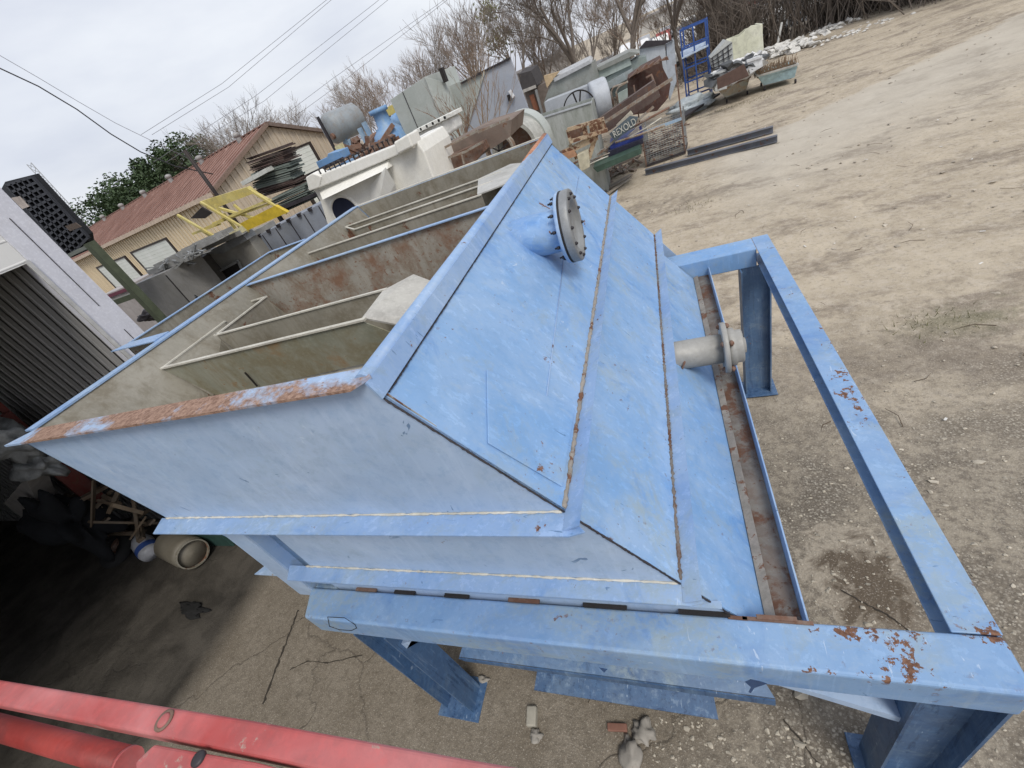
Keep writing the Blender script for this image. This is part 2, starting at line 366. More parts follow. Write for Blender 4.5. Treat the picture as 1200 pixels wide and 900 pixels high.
agn = mixc(t, ramp(t, mid, .42, .56), ag, mixc(t, ramp(t, fine, .45, .58), (.33, .29, .23), (.18, .155, .125)))
ax = t.nodes.new('ShaderNodeMapRange'); ax.inputs[1].default_value = -.6; ax.inputs[2].default_value = .3; t.links.new(math_(t, 'ADD', X, math_(t, 'MULTIPLY', math_(t, 'SUBTRACT', mid, .5), 2.5)), ax.inputs[0])
ay = t.nodes.new('ShaderNodeMapRange'); ay.inputs[1].default_value = 6.6; ay.inputs[2].default_value = 3.4; t.links.new(math_(t, 'ADD', Y, math_(t, 'MULTIPLY', math_(t, 'SUBTRACT', mid, .5), 2.5)), ay.inputs[0])
base = mixc(t, math_(t, 'MULTIPLY', math_(t, 'MULTIPLY', ax.outputs[0], ay.outputs[0]), .8), base, agn)
# wet stain and cracks
pn = nz(t, v, 4.5, 7, .6, .8)
def patch(cx, cy, r0, r1, sq=1.0):
    dx = math_(t, 'SUBTRACT', X, cx); dy = math_(t, 'MULTIPLY', math_(t, 'SUBTRACT', Y, cy), sq)
    d = math_(t, 'SQRT', math_(t, 'ADD', math_(t, 'MULTIPLY', dx, dx), math_(t, 'MULTIPLY', dy, dy)))
    d = math_(t, 'ADD', d, math_(t, 'MULTIPLY', math_(t, 'SUBTRACT', pn, .5), r1*3.2))
    mr = t.nodes.new('ShaderNodeMapRange'); mr.inputs[1].default_value = r1; mr.inputs[2].default_value = r0; t.links.new(d, mr.inputs[0]); return mr.outputs[0]
P1 = onZ(1010, 670, 0)
base = mixc(t, math_(t, 'MULTIPLY', patch(P1.x, P1.y, .30, .40, .8), .85), base, (.40, .35, .28))
base = mixc(t, math_(t, 'MULTIPLY', patch(P1.x+.04, P1.y-.1, .16, .32, .7), .85), base, (.085, .062, .042))
P2 = onZ(1130, 375, GZ)
base = mixc(t, math_(t, 'MULTIPLY', patch(P2.x, P2.y, .1, .7, 1.6), .5), base, (.10, .105, .05))
for q in ((820, 230), (1030, 420), (760, 240)):
    P = onZ(*q, GZ); base = mixc(t, math_(t, 'MULTIPLY', patch(P.x, P.y, .2, 1.5, 2.2), .45), base, (.15, .125, .10))
cv = t.nodes.new('ShaderNodeVectorMath'); cv.operation = 'ADD'; t.links.new(v, cv.inputs[0])
cn = nd(t, 'ShaderNodeTexNoise'); cn.inputs['Scale'].default_value = 2.5; cn.inputs['Detail'].default_value = 6; t.links.new(v, cn.inputs['Vector'])
cs = t.nodes.new('ShaderNodeVectorMath'); cs.operation = 'SCALE'; cs.inputs['Scale'].default_value = .45; t.links.new(cn.outputs['Color'], cs.inputs[0]); t.links.new(cs.outputs[0], cv.inputs[1])
ck = nd(t, 'ShaderNodeTexVoronoi', feature='DISTANCE_TO_EDGE'); ck.inputs['Scale'].default_value = .42; t.links.new(cv.outputs[0], ck.inputs['Vector'])
crack = math_(t, 'MULTIPLY', ramp(t, ck.outputs['Distance'], .0, .006, (1, 1, 1), (0, 0, 0)), math_(t, 'SUBTRACT', 1.0, math_(t, 'MULTIPLY', dm.outputs[0], .85)))
base = mixc(t, math_(t, 'MULTIPLY', crack, .38), base, (.06, .05, .04))
base = mixc(t, math_(t, 'MULTIPLY', ramp(t, vf, .58, .64), .45), base, (.58, .53, .45))
# shade of the open bay, painted near black into its floor
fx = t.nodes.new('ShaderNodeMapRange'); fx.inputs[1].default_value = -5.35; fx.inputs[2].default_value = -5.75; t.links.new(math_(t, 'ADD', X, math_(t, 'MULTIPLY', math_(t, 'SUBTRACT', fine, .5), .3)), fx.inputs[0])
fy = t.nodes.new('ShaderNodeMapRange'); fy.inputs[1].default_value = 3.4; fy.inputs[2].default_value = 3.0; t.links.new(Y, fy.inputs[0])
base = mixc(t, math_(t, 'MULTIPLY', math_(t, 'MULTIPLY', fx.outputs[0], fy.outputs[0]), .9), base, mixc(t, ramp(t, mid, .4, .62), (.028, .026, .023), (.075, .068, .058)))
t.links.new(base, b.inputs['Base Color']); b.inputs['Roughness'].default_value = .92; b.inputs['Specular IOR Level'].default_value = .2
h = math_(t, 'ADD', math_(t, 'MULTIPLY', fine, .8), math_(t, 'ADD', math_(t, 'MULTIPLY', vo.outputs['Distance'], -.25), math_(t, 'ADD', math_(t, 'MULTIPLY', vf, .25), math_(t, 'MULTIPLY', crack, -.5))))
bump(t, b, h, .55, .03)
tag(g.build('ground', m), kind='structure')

# slab joints, cut as thin sunken strips of dirt on the concrete
joint_m = plain('joint_dirt', (.045, .038, .03), .95)
j = MB()
def strip(mb, pts, w, z=.004):
    L = [];Rr = []
    for i, p in enumerate(pts):
        a = pts[max(0, i-1)]; c = pts[min(len(pts)-1, i+1)]; d = (c-a).normalized(); nn = Vector((-d.y, d.x, 0))*w*random.uniform(.3, 1)/2
        zz = ground_z(p.x, p.y)+z
        L.append(Vector((p.x+nn.x, p.y+nn.y, zz))); Rr.append(Vector((p.x-nn.x, p.y-nn.y, zz)))
    mb.add(L+Rr, [(i, i+1, len(L)+i+1, len(L)+i) for i in range(len(L)-1)])
random.seed(3)
def wob(a, b, n, amp):
    a, b = Vector(a), Vector(b); r = []
    for i in range(n+1):
        p = a.lerp(b, i/n); k = amp if 0 < i < n else 0
        r.append(Vector((p.x+random.uniform(-k, k), p.y+random.uniform(-k, k), 0)))
    return r
for A, B, wd, amp in (((22, 793), (145, 668), .03, .008), ((308, 825), (350, 715), .035, .012)):
    strip(j, wob(onZ(*A), onZ(*B), 30, amp), wd)
for pts in (((340, 785), (360, 775), (385, 777), (425, 768)), ((918, 843), (940, 870), (962, 900)), ((985, 690), (1010, 705), (1040, 720), (1068, 742)), ((1000, 860), (1010, 900), (1008, 930))):
    q = []
    for a, b2 in zip(pts[:-1], pts[1:]): q += wob(onZ(*a), onZ(*b2), 7, .006)
    strip(j, q, .016)
tag(j.build('cracks', joint_m), kind='structure')

# ================================================================== THE SEPARATOR TANK ON ITS FRAME
T = thing('separator_tank', 'large light blue open topped settling tank with sloped side and rusty rims on its frame', 'tank', (-.8, 3, 0))
Y0, Y1 = 1.02, 5.16
def at_(p, y): return Vector((p[0], y, p[1]))
# section outlines (x, z)
UP = [(-3.70, 3.335), (-1.06, 3.335), (-1.05, 3.27), (-.547, 2.525), (-3.31, 2.525)]
MID = [(-2.46, 2.515), (-.54, 2.515), (-.16, 1.961), (-2.46, 1.961)]
LOW = [(-2.46, 1.955), (-.155, 1.955), (.06, 1.64), (-2.46, 1.64)]
def tank_end(name, prof, y, th, mat): return MB().prism([at_(p, y) for p in prof], (0, th, 0)).build(name, mat, T)
tank_end('front_wall', UP, Y0, .010, blue_front)
tank_end('end_wall', UP, Y1-.01, .010, blue_front)
MB().prism([at_((-1.05, 3.27), Y0), at_((-.547, 2.525), Y0), at_((-.547, 2.525), Y1), at_((-1.05, 3.27), Y1)], (-.01, 0, -.006)).build('sloped_side', blue, T)
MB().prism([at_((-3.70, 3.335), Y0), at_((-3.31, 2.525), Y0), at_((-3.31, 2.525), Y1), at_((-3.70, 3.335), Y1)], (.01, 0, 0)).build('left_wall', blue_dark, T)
tank_end('middle_front_wall', MID, Y0, .010, blue_front)
tank_end('middle_end_wall', MID, Y1-.01, .010, blue_front)
MB().prism([at_((-.537, 2.515), Y0), at_((-.155, 1.961), Y0), at_((-.155, 1.961), Y1), at_((-.537, 2.515), Y1)], (-.01, 0, -.006)).build('middle_sloped_side', blue, T)
MB().box(-2.47, -2.462, Y0, Y1, 1.64, 2.51).build('middle_left_wall', blue_dark, T)
tank_end('lower_front_wall', LOW, Y0, .010, blue_front)
tank_end('lower_end_wall', LOW, Y1-.01, .010, blue_front)
MB().prism([at_((-.15, 1.955), Y0), at_((.205, 1.475), Y0), at_((.205, 1.475), 4.78), at_((-.15, 1.955), 4.78)], (-.01, 0, -.006)).build('lower_sloped_side', blue, T)
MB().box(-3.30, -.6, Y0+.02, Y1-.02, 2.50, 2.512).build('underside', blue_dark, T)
# rims
r_ = MB(); r_.prism([(-3.74, .965, 3.347), (-1.10, .965, 3.347), (-1.04, 1.03, 3.347), (-1.10, 1.09, 3.347), (-3.60, 1.09, 3.347)], (0, 0, -.012))
r_.build('front_rim', rim_rust, T)
MB().tube([(-1.085, 1.03, 3.325), (-1.085, 5.2, 3.325)], .036, 12).build('side_rim', blue_edge, T)
MB().prism([(-1.056, 1.0, 3.335), (-1.033, 1.0, 3.255), (-1.033, 5.18, 3.255), (-1.056, 5.18, 3.335)], (.009, 0, .003)).build('side_rim_skirt', blue_edge, T)
MB().box(-3.765, -3.665, 1.092, 5.16, 3.335, 3.347).build('left_rim', blue_edge, T)
MB().box(-3.72, -1.12, 5.155, 5.21, 3.335, 3.345).build('far_rim', cream_edge, T)
# orange rust where the paint has gone from the far end of the side rim
MB().tube([(-1.09, 4.0, 3.332), (-1.09, 4.5, 3.334), (-1.09, 5.19, 3.331)], [.028, .034, .036], 12).build('rust_patch', plain('orange_rust', (.42, .20, .12), .85, var=.4, scale=18), T)
# lining (inner faces)
MB().prism([(-3.655, 1.035, 3.33), (-1.075, 1.035, 3.33), (-.60, 1.035, 2.56), (-3.28, 1.035, 2.56)], (0, .004, 0)).build('front_lining', galv, T)
MB().prism([(-3.655, 5.14, 3.33), (-1.075, 5.14, 3.33), (-.60, 5.14, 2.56), (-3.28, 5.14, 2.56)], (0, .004, 0)).build('end_lining', galv, T)
MB().prism([(-3.68, 1.04, 3.332), (-3.68, 5.138, 3.332), (-3.29, 5.138, 2.54), (-3.29, 1.04, 2.54)], (.006, 0, 0)).build('left_lining', galv, T)
MB().prism([(-1.085, 1.04, 3.28), (-1.085, 5.138, 3.28), (-.59, 5.138, 2.55), (-.59, 1.04, 2.55)], (-.006, 0, 0)).build('side_lining', galv, T)
MB().box(-3.28, -.62, 1.04, 5.13, 2.535, 2.545).build('tank_floor', galv_rust, T)
# partition
MB().prism([(-3.665, 3.0, 3.318), (-1.09, 3.0, 3.318), (-.62, 3.0, 2.55), (-3.29, 3.0, 2.55)], (0, .008, 0)).build('partition', galv_rust, T)
MB().box(-3.67, -1.1, 2.975, 3.018, 3.318, 3.326).build('partition_cap', blue_edge, T)
# flanges round the outside
f = MB(); f.prism([(-3.36, Y0, 2.525), (-.547, Y0, 2.525), (-.455, .925, 2.525), (-.52, .905, 2.525), (-3.30, .905, 2.525)], (0, 0, -.008)); f.build('upper_front_flange', blue_edge, T)
def side_flange(name, x0, z0, x1, z1, ye):
    MB().prism([(x0, .93, z0), (x1, .93, z1), (x1, ye, z1), (x0, ye-.05, z0)], (-.004, 0, -.009)).build(name, blue_edge, T)
side_flange('upper_side_flange', -.547, 2.528, -.468, 2.562, 5.23)
side_flange('lower_side_flange', -.155, 1.964, -.075, 1.998, 5.23)
f = MB(); f.prism([(-2.66, Y0, 1.961), (-.155, Y0, 1.961), (-.07, .935, 1.961), (-.13, .92, 1.961), (-2.60, .92, 1.961)], (0, 0, -.008)); f.build('lower_front_flange', blue_edge, T)
MB().box(-2.62, -.0, .985, Y0, 1.80, 1.808).build('bottom_front_flange', blue_edge, T)
# dirty weld seams: irregular beads
def bead(name, pts, r, mat, n=60, jit=.5, seed=1):
    jit *= .55; n = int(n*1.6)
    random.seed(seed); P = []; Rr = []
    pts = [Vector(p) for p in pts]
    for a, c in zip(pts[:-1], pts[1:]):
        k = max(2, int(n*(c-a).length/4))
        for i in range(k): P.append(a.lerp(c, i/k)+Vector((random.uniform(-1, 1), random.uniform(-1, 1), random.uniform(-1, 1)))*r*.25); Rr.append(r*random.uniform(1-jit, 1+jit))
    P.append(pts[-1]); Rr.append(r)
    return MB().tube(P, Rr, 6).build(name, mat, T)
bead('weld_seam', [(-.553, 1.03, 2.532), (-.553, 5.15, 2.532)], .013, seam, 160)
bead('weld_seam', [(-.160, 1.03, 1.967), (-.160, 5.15, 1.967)], .011, rusty_channel, 200, .8, 2)
bead('weld_seam', [(-3.3, 1.016, 2.53), (-.56, 1.016, 2.53)], .006, cream_edge, 120, .9, 3)
bead('weld_seam', [(-2.5, 1.016, 1.966), (-.17, 1.016, 1.966)], .006, cream_edge, 120, .9, 4)
bead('weld_seam', [(-1.047, 1.014, 3.265), (-.55, 1.014, 2.53)], .0038, bolt_m, 220, .6, 5)
bead('weld_seam', [(-.535, 1.014, 2.51), (-.16, 1.014, 1.965)], .005, bolt_m, 220, .6, 6)
bead('weld_seam', [(-.150, 1.014, 1.95), (.06, 1.014, 1.65)], .005, bolt_m, 220, .6, 7)
bead('weld_seam', [(-1.028, 1.05, 3.25), (-1.028, 5.15, 3.25)], .0035, bolt_m, 220, .9, 8)
# faint folded line and welded patch on the sloping side
def slope(y, s, lift=.002):     # s = 0 at the top of the slope, 1 at the bottom
    return Vector((-1.05+.503*s, y, 3.27-.745*s))+Vector((.83, 0, .56))*lift
Lp0, Lp1 = slope(1.28, .8), slope(4.6, .32)
MB().tube([slope(1.16, .80, .003), slope(3.0, .62, .003)], .004, 6).build('fold_line', blue_edge, T)
MB().tube([slope(3.1, .61, .003), slope(4.9, .5, .003)], .003, 6).build('fold_line', blue_edge, T)
q = [slope(1.36, .18), slope(1.70, .22), slope(1.66, .97), slope(1.10, .96), slope(1.12, .55)]
q = [slope(1.10, .52), slope(1.47, .38), slope(1.62, .955), slope(1.12, .955)]
MB().prism(q, Vector((.83, 0, .56))*.007).build('patch_plate', blue, T, bevel=.004)
# troughs inside the near chamber
def plate_y(mb, x0, x1, y, z0, z1, th=.006): mb.box(x0, x1, y, y+th, z0, z1)
MB().prism([(-3.62, 1.86, 3.2), (-1.70, 1.86, 3.2), (-1.36, 1.88, 2.92), (-3.36, 1.88, 2.86)], (0, .006, 0)).build('trough_front_plate', galv_green, T)
MB().prism([(-3.42, 2.25, 3.2), (-1.78, 2.25, 3.2), (-1.42, 2.25, 2.9), (-3.3, 2.25, 2.9)], (0, .006, 0)).build('trough_rear_plate', galv, T)
MB().box(-3.35, -1.5, 1.868, 2.25, 2.87, 2.876).build('trough_floor', galv, T)
MB().prism([(-3.60, 1.868, 3.2), (-3.60, 2.5, 3.2), (-3.52, 2.5, 2.92), (-3.40, 1.868, 2.88)], (.006, 0, 0)).build('trough_end_plate', galv, T)
MB().box(-3.425, -3.419, 2.256, 2.87, 2.9, 3.2).build('trough_end_plate', galv, T)
MB().box(-3.66, -3.419, 2.87, 2.876, 2.95, 3.2).build('trough_divider', galv, T)
e = MB()
e.bar((-3.62, 1.862, 3.203), (-1.66, 1.862, 3.203), .028, .012); e.bar((-3.44, 2.252, 3.203), (-1.72, 2.252, 3.203), .022, .010)
e.bar((-3.602, 1.87, 3.203), (-3.602, 2.52, 3.203), .022, .010); e.bar((-3.422, 2.25, 3.203), (-3.422, 2.88, 3.203), .024, .010); e.bar((-3.42, 2.873, 3.203), (-3.67, 2.873, 3.203), .022, .010)
e.build('trough_edge', cream_edge, T)
c_ = MB(); c_.prism([(-1.70, 1.89, 3.205), (-1.74, 2.24, 3.205), (-1.58, 2.40, 3.20), (-1.42, 2.34, 3.13), (-1.24, 2.00, 3.05), (-1.30, 1.88, 3.03)], (0, 0, -.012)); c_.build('trough_chute', worn('grey_chute_sheet', (.42, .41, .38), (.48, .47, .43), rust=.7), T)
MB().box(-2.86, -2.852, 1.848, 1.858, 2.9, 3.03).build('drain_slot', black, T)
# launders in the far chamber
for yy in (3.86, 4.28, 4.62):
    x0 = {3.86: -3.66, 4.28: -3.25, 4.62: -3.6}[yy]
    MB().box(x0, -1.5, yy, yy+.006, 3.0, 3.24).build('launder_plate', galv, T)
    MB().bar((x0, yy+.003, 3.243), (-1.5, yy+.003, 3.243), .026, .010).build('launder_edge', cream_edge, T)
MB().box(-3.6, -1.5, 3.87, 4.62, 3.0, 3.006).build('launder_floor', galv, T)
MB().box(-3.62, -1.35, 3.45, 3.47, 3.05, 3.12).build('launder_stay', bare_steel, T)
MB().prism([(-1.56, 3.92, 3.245), (-1.78, 4.66, 3.245), (-1.45, 4.86, 3.245), (-1.14, 4.55, 3.245), (-1.12, 4.0, 3.245)], (0, 0, -.012)).build('launder_cover', worn('pale_cover_sheet', (.40, .40, .38), (.48, .48, .46), rust=.68), T)
MB().bar((-3.6, 4.62, 3.24), (-3.24, 4.28, 3.24), .02, .01).build('launder_edge', cream_edge, T)
rs = MB()
for k in range(9): rs.box(-3.1+k*.26, -3.02+k*.26, 5.128, 5.134, 3.14, 3.155)
rs.build('slot_mark', rusty, T)
# overflow box hung on the left wall
MB().box(-4.34, -4.33, 2.16, 4.08, 2.95, 3.345).build('overflow_outer_wall', galv, T)
MB().box(-4.34, -3.74, 4.07, 4.08, 2.95, 3.345).build('overflow_end_wall', galv, T)
MB().box(-4.34, -3.74, 2.16, 2.17, 2.95, 3.34).build('overflow_near_wall', galv, T)
MB().box(-4.33, -3.74, 2.17, 4.07, 2.95, 2.96).build('overflow_floor', galv, T)
e = MB(); e.box(-4.36, -4.32, 2.2, 4.09, 3.346, 3.354); e.box(-4.318, -3.77, 4.05, 4.10, 3.346, 3.354); e.build('overflow_rim', blue_edge, T)
MB().prism([(-4.46, 2.10, 3.354), (-3.77, 2.05, 3.354), (-3.77, 2.19, 3.354), (-4.32, 2.20, 3.354)], (0, 0, -.008)).build('overflow_near_flange', blue_edge, T)
# flanged inlet nozzle
MB().lathe((-1.02, 2.90, 3.06), (1, 0, .0), [(.145, 0), (.145, .36), (.14, .40)], 36).build('inlet_pipe', blue, T)
MB().lathe((-.655, 2.90, 3.06), (1, 0, 0), [(.14, 0), (.23, 0), (.235, .006), (.235, .03), (.22, .033), (.14, .033)], 44).build('inlet_flange', blue_edge, T)
MB().lathe((-.618, 2.90, 3.06), (1, 0, 0), [(.1, 0), (.233, 0), (.235, .006), (.235, .05), (.23, .056), (.165, .056), (.160, .03), (.0, .03)], 44).build('blind_flange', bare_steel, T)
MB().lathe((-.63, 2.90, 3.06), (1, 0, 0), [(.236, 0), (.236, .012)], 44).build('gasket', black, T)
for k in range(12):
    a = 2*math.pi*(k+.5)/12; yy, zz = 2.90+.2*math.cos(a), 3.06+.2*math.sin(a)
    MB().tube([(-.70, yy, zz), (-.685, yy, zz), (-.6851, yy, zz), (-.668, yy, zz), (-.6679, yy, zz), (-.565, yy, zz), (-.5649, yy, zz), (-.551, yy, zz), (-.5509, yy, zz), (-.545, yy, zz)], [.007, .007, .012, .012, .007, .007, .012, .012, .007, .007], 6).build('flange_bolt', bolt_m, T)
# galvanised drain nozzle lower down
galv_pipe = worn('galvanised_pipe', (.29, .29, .275), (.36, .355, .335), rust=.74, rscale=6, rough=.5, metal=.2)
MB().lathe((-.10, 2.90, 1.85), (1, 0, .02), [(.112, 0), (.112, .36), (.09, .36)], 32).build('drain_pipe', galv_pipe, T)
MB().lathe((.255, 2.90, 1.86), (1, 0, 0), [(.08, 0), (.188, 0), (.193, .005), (.193, .034), (.188, .038), (.08, .038)], 40).build('drain_flange', galv_pipe, T)
MB().lathe((.294, 2.90, 1.86), (1, 0, 0), [(.06, 0), (.138, 0), (.145, .01), (.145, .045), (.125, .055), (.125, .09), (.118, .10), (.06, .10), (.055, .12), (0, .12)], 14).build('drain_plug', galv_pipe, T)
for k in range(4):
    a = 2*math.pi*(k+.5)/4; yy, zz = 2.90+.165*math.cos(a), 1.86+.165*math.sin(a)
    MB().tube([(.235, yy, zz), (.245, yy, zz), (.2451, yy, zz), (.262, yy, zz), (.2621, yy, zz), (.30, yy, zz), (.3001, yy, zz), (.318, yy, zz), (.3181, yy, zz), (.326, yy, zz)], [.012, .012, .022, .022, .012, .012, .022, .022, .012, .012], 6).build('drain_bolt', rusty, T)
bead('weld_seam', [(-.04+.078*.6*math.sin(a), 2.90+.118*math.cos(a), 1.81+.118*math.sin(a)) for a in [k*math.pi/8 for k in range(17)]], .009, rusty, 200, .4, 9)
# rusty channel between the beams
MB().box(.21, .345, 1.0, 4.79, 1.50, 1.508).build('channel', rusty_channel, T)
MB().prism([(.345, 1.0, 1.47), (.352, 1.0, 1.60), (.352, 4.79, 1.60), (.345, 4.79, 1.47)], (.008, 0, 0)).build('channel_lip', blue_edge, T)
MB().prism([(.19, 1.0, 1.508), (.235, 1.0, 1.525), (.235, 4.79, 1.525), (.19, 4.79, 1.508)], (0, 0, -.006)).build('channel_fillet', seam, T)
# the frame
ZB = 1.691; ZL = 1.481
MB().prism([(-2.675, 1.004, ZB), (-2.585, .803, ZB), (.985, .803, ZB), (.985, 1.004, ZB)], (0, 0, -.21)).build('front_beam', blue_beam, T, bevel=.016, seg=3)
b2 = MB(); b2.box(.829, .985, 1.006, 5.09, ZB-.012, ZB); b2.box(.845, .968, 1.006, 5.09, ZL, ZL+.012); b2.box(.969, .985, 1.006, 5.09, ZL, ZB-.012)
b2.build('side_beam', blue_beam, T, bevel=.004)
MB().box(.962, .9685, 1.01, 5.085, ZL+.013, ZB-.013).build('side_beam_shade', blue_leg, T)  # dark sheet over the real web, stands in for shade inside the beam
MB().box(-2.64, .828, 4.80, 5.09, ZL, ZB-.002).build('rear_beam', blue, T, bevel=.012)
MB().box(-2.64, -2.44, 1.006, 4.798, ZL, ZB-.004).build('left_beam', blue_dark, T, bevel=.01)
for k, (xa, xb) in enumerate(((-2.25, -2.08), (-1.93, -1.77), (-1.55, -1.38), (-1.12, -.93), (-.68, -.45), (-.2, .03), (.14, .3))):
    MB().box(xa, xb, .998, 1.018, ZB, ZB+.012).build('weld_tack', black if k % 3 else rusty, T)
tk = MB()
for (x0, x1) in ((.08, .36), (.02, .1)): tk.bar((x0, 1.0, ZB+.002), (x1, .998, ZB+.002), .016, .008)
tk.build('rust_streak', rusty, T)
def h_leg(x0, x1, y0, y1, base, tp=ZL):
    L = MB(); L.box(x0, x0+.014, y0, y1, base+.012, tp); L.box(x1-.014, x1, y0, y1, base+.012, tp); L.box(x0+.014, x1-.014, (y0+y1)/2-.006, (y0+y1)/2+.006, base+.012, tp)
    lg = L.build('leg', blue_leg if base == 0 else blue_dark, T)
    MB().box(x0-.06, x1+.06, y0-.06, y1+.06, base-.004, base+.012).build('base_plate', blue_leg, lg, bevel=.003)
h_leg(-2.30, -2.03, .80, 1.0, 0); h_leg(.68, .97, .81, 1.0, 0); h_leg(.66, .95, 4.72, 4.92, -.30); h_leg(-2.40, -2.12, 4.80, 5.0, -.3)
br = MB(); br.prism([(.02, .84, ZL), (.10, .84, ZL), (.68, .84, 1.16), (.68, .84, 1.10)], (0, .12, 0)); br.build('brace', blue_front, T)
MB().prism([(.14, .95, ZL), (.68, .95, ZL), (.68, .95, 1.18)], (0, .01, 0)).build('gusset_plate', blue_dark, T)
MB().prism([(-2.03, .84, 1.22), (-2.03, .84, 1.30), (-1.72, .84, ZL), (-1.82, .84, ZL)], (0, .1, 0)).build('brace', blue_front, T)
# post and plates that carry the overhang on the left
MB().box(-2.84, -2.655, .985, .997, 1.60, 2.515).build('post_face', blue_front, T)
MB().box(-2.655, -2.46, 1.075, 1.085, 1.62, 2.505).build('post_web', blue_dark, T)
MB().box(-2.667, -2.655, .997, 1.075, 1.62, 2.505).build('post_flange', blue_edge, T)
MB().prism([(-3.25, 1.06, 2.50), (-2.85, 1.06, 2.50), (-2.85, 1.06, 1.95)], (0, .01, 0)).build('gusset_plate', blue_edge, T)
MB().prism([(-3.36, 1.08, 1.67), (-2.86, 1.08, 1.67), (-2.70, 1.25, 1.67), (-3.20, 1.30, 1.67)], (0, 0, -.01)).build('shelf_plate', rim_rust, T)
# lower hopper and its flanges, under the frame
def frustum(mb, a, z0, b_, z1):
    A = [(a[0], a[2], z0), (a[1], a[2], z0), (a[1], a[3], z0), (a[0], a[3], z0)]; B = [(b_[0], b_[2], z1), (b_[1], b_[2], z1), (b_[1], b_[3], z1), (b_[0], b_[3], z1)]
    mb.add(A+B, [(i, (i+1) % 4, 4+(i+1) % 4, 4+i) for i in range(4)])
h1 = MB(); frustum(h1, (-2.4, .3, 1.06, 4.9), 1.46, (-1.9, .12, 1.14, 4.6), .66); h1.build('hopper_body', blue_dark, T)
MB().prism([(-1.97, 1.02, .60), (.22, 1.02, .60), (.16, 1.12, .66), (-1.93, 1.12, .66)], (0, 0, -.012)).build('hopper_flange', blue_dark, T)
MB().prism([(-1.97, 1.015, .60), (.22, 1.015, .60), (.22, 1.015, .52), (-1.93, 1.015, .56)], (0, -.01, 0)).build('hopper_flange_lip', blue_leg, T)
h2 = MB(); frustum(h2, (-1.75, .1, 1.14, 4.4), .655, (-1.4, -.18, 1.3, 4.0), .16); h2.build('hopper_throat', blue_dark, T)
MB().prism([(-1.43, .96, .27), (-.12, .96, .25), (-.14, 1.16, .32), (-1.40, 1.16, .34)], (0, 0, -.012)).build('hopper_outlet_flange', blue_leg, T)
# paint drips, marker loops
deep = plain('dark_blue_paint', (.02, .07, .19), .35)
def flat_on_front(pts, mat, name):     # on the front face of the front beam
    MB().prism([onY(x, y, .8025) for x, y in pts], (0, -.0012, 0)).build(name, mat, T)
flat_on_front([(873, 799), (880, 796), (890, 798), (899, 801), (890, 804), (884, 806), (880, 812), (877, 811), (880, 805)], deep, 'paint_drip')
flat_on_front([(702, 782), (712, 784), (708, 788)], deep, 'paint_drip')
mk = MB()
lp = [(384, 723), (404, 724), (416, 732), (418, 736), (412, 739), (398, 738), (386, 734)]
for a, c in zip(lp, lp[1:]+lp[:1]): mk.bar(onY(*a, .801), onY(*c, .801), .0035, .0025)
mk.build('marker_loop', black, T)

# ================================================================== RED LIFT RAIL (foreground)
RL = thing('lift_guard_rail', 'red painted steel guard rail of a work lift, scuffed, close in the lower left', 'guard rail', (-1, 0, 3.0))
MB().prism([(-2.0, -.035, 3.352), (-.87, .02, 3.352), (-.6, .032, 3.352), (-.1, .048, 3.352), (-.1, .092, 3.352), (-.33, .082, 3.352), (-.71, .068, 3.352), (-1.2, .045, 3.352), (-2.0, .008, 3.352)], (0, 0, -.05)).build('top_rail', red, RL, bevel=.006, seg=3)
p1, p2 = onZ(-10, 850, 3.12), onZ(150, 893, 3.12)
MB().tube([p1, p1.lerp(p2, .5), p2], .028, 20).build('lower_tube', red_deep, RL)
MB().tube([p2-Vector((.006, 0, 0)), p2+Vector((.004, 0, 0))], .0295, 20).build('tube_collar', red, RL)
bp = [onZ(180, 872, 3.358), onZ(300, 893, 3.358), onZ(345, 905, 3.358), onZ(330, 960, 3.358), onZ(160, 930, 3.358), onZ(158, 893, 3.358)]
MB().prism(bp, (0, 0, -.05)).build('corner_bracket', red, RL, bevel=.004)
for q in ((192, 844), (232, 889)):
    c0 = onZ(*q, 3.354 if q[0] == 192 else 3.36)
    MB().lathe(c0-Vector((0, 0, .004)), (0, 0, 1), [(.011, 0), (.011, .005), (.008, .007), (.0, .0075)], 18).build('bolt', red if q[0] == 192 else bolt_m, RL)
    if q[0] == 192: MB().lathe(c0-Vector((0, 0, .003)), (0, 0, 1), [(.0115, 0), (.0165, .001), (.0165, .0035), (.0115, .0035)], 24).build('washer', rusty, RL)

# ================================================================== OPEN SHOP BUILDING (left)
XB = -5.6
S = thing('open_shop_building', 'white metal shop with an open bay, pale corner trim and dark corrugated end wall', 'building', (XB, 3.04, 0))
trim_m = worn('white_trim_sheet', (.60, .61, .68), (.64, .65, .71), rust=.95, rough=.45, grime=.12)
siding = ribbed('white_siding', (.64, .64, .62), (.72, .72, .70), (0, 0, 1), .2, .35, soft=.04, duty=.44)
corr = ribbed('grey_corrugated_wall', (.27, .27, .265), (.36, .355, .35), (1, 0, 0), .20, 1.0, rough=.5, duty=.26, soft=.16)
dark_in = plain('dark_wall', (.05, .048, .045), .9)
MB().box(XB-.16, XB, 2.74, 3.04, 0, 7).build('corner_trim', trim_m, S)
jl = MB(); jl.box(XB, XB+.006, 2.893, 2.899, 3.6, 4.55); jl.box(XB, XB+.006, 2.90, 2.905, 0, 3.3); jl.box(XB, XB+.006, 2.892, 2.897, 4.75, 7); jl.build('trim_seam', bolt_m, S)
MB().box(XB+.001, XB+.018, 2.70, 2.738, 0, 4.2).build('jamb_edge', plain('jamb_strip', (.45, .45, .44)), S)
MB().box(XB-.14, XB-.02, -9, -3.2, 0, 4.18).build('front_wall', siding, S)  # out of view, added to cut the sky light reaching the bay
MB().box(XB-.14, XB-.02, -9, 2.738, 4.18, 7).build('header_wall', siding, S)
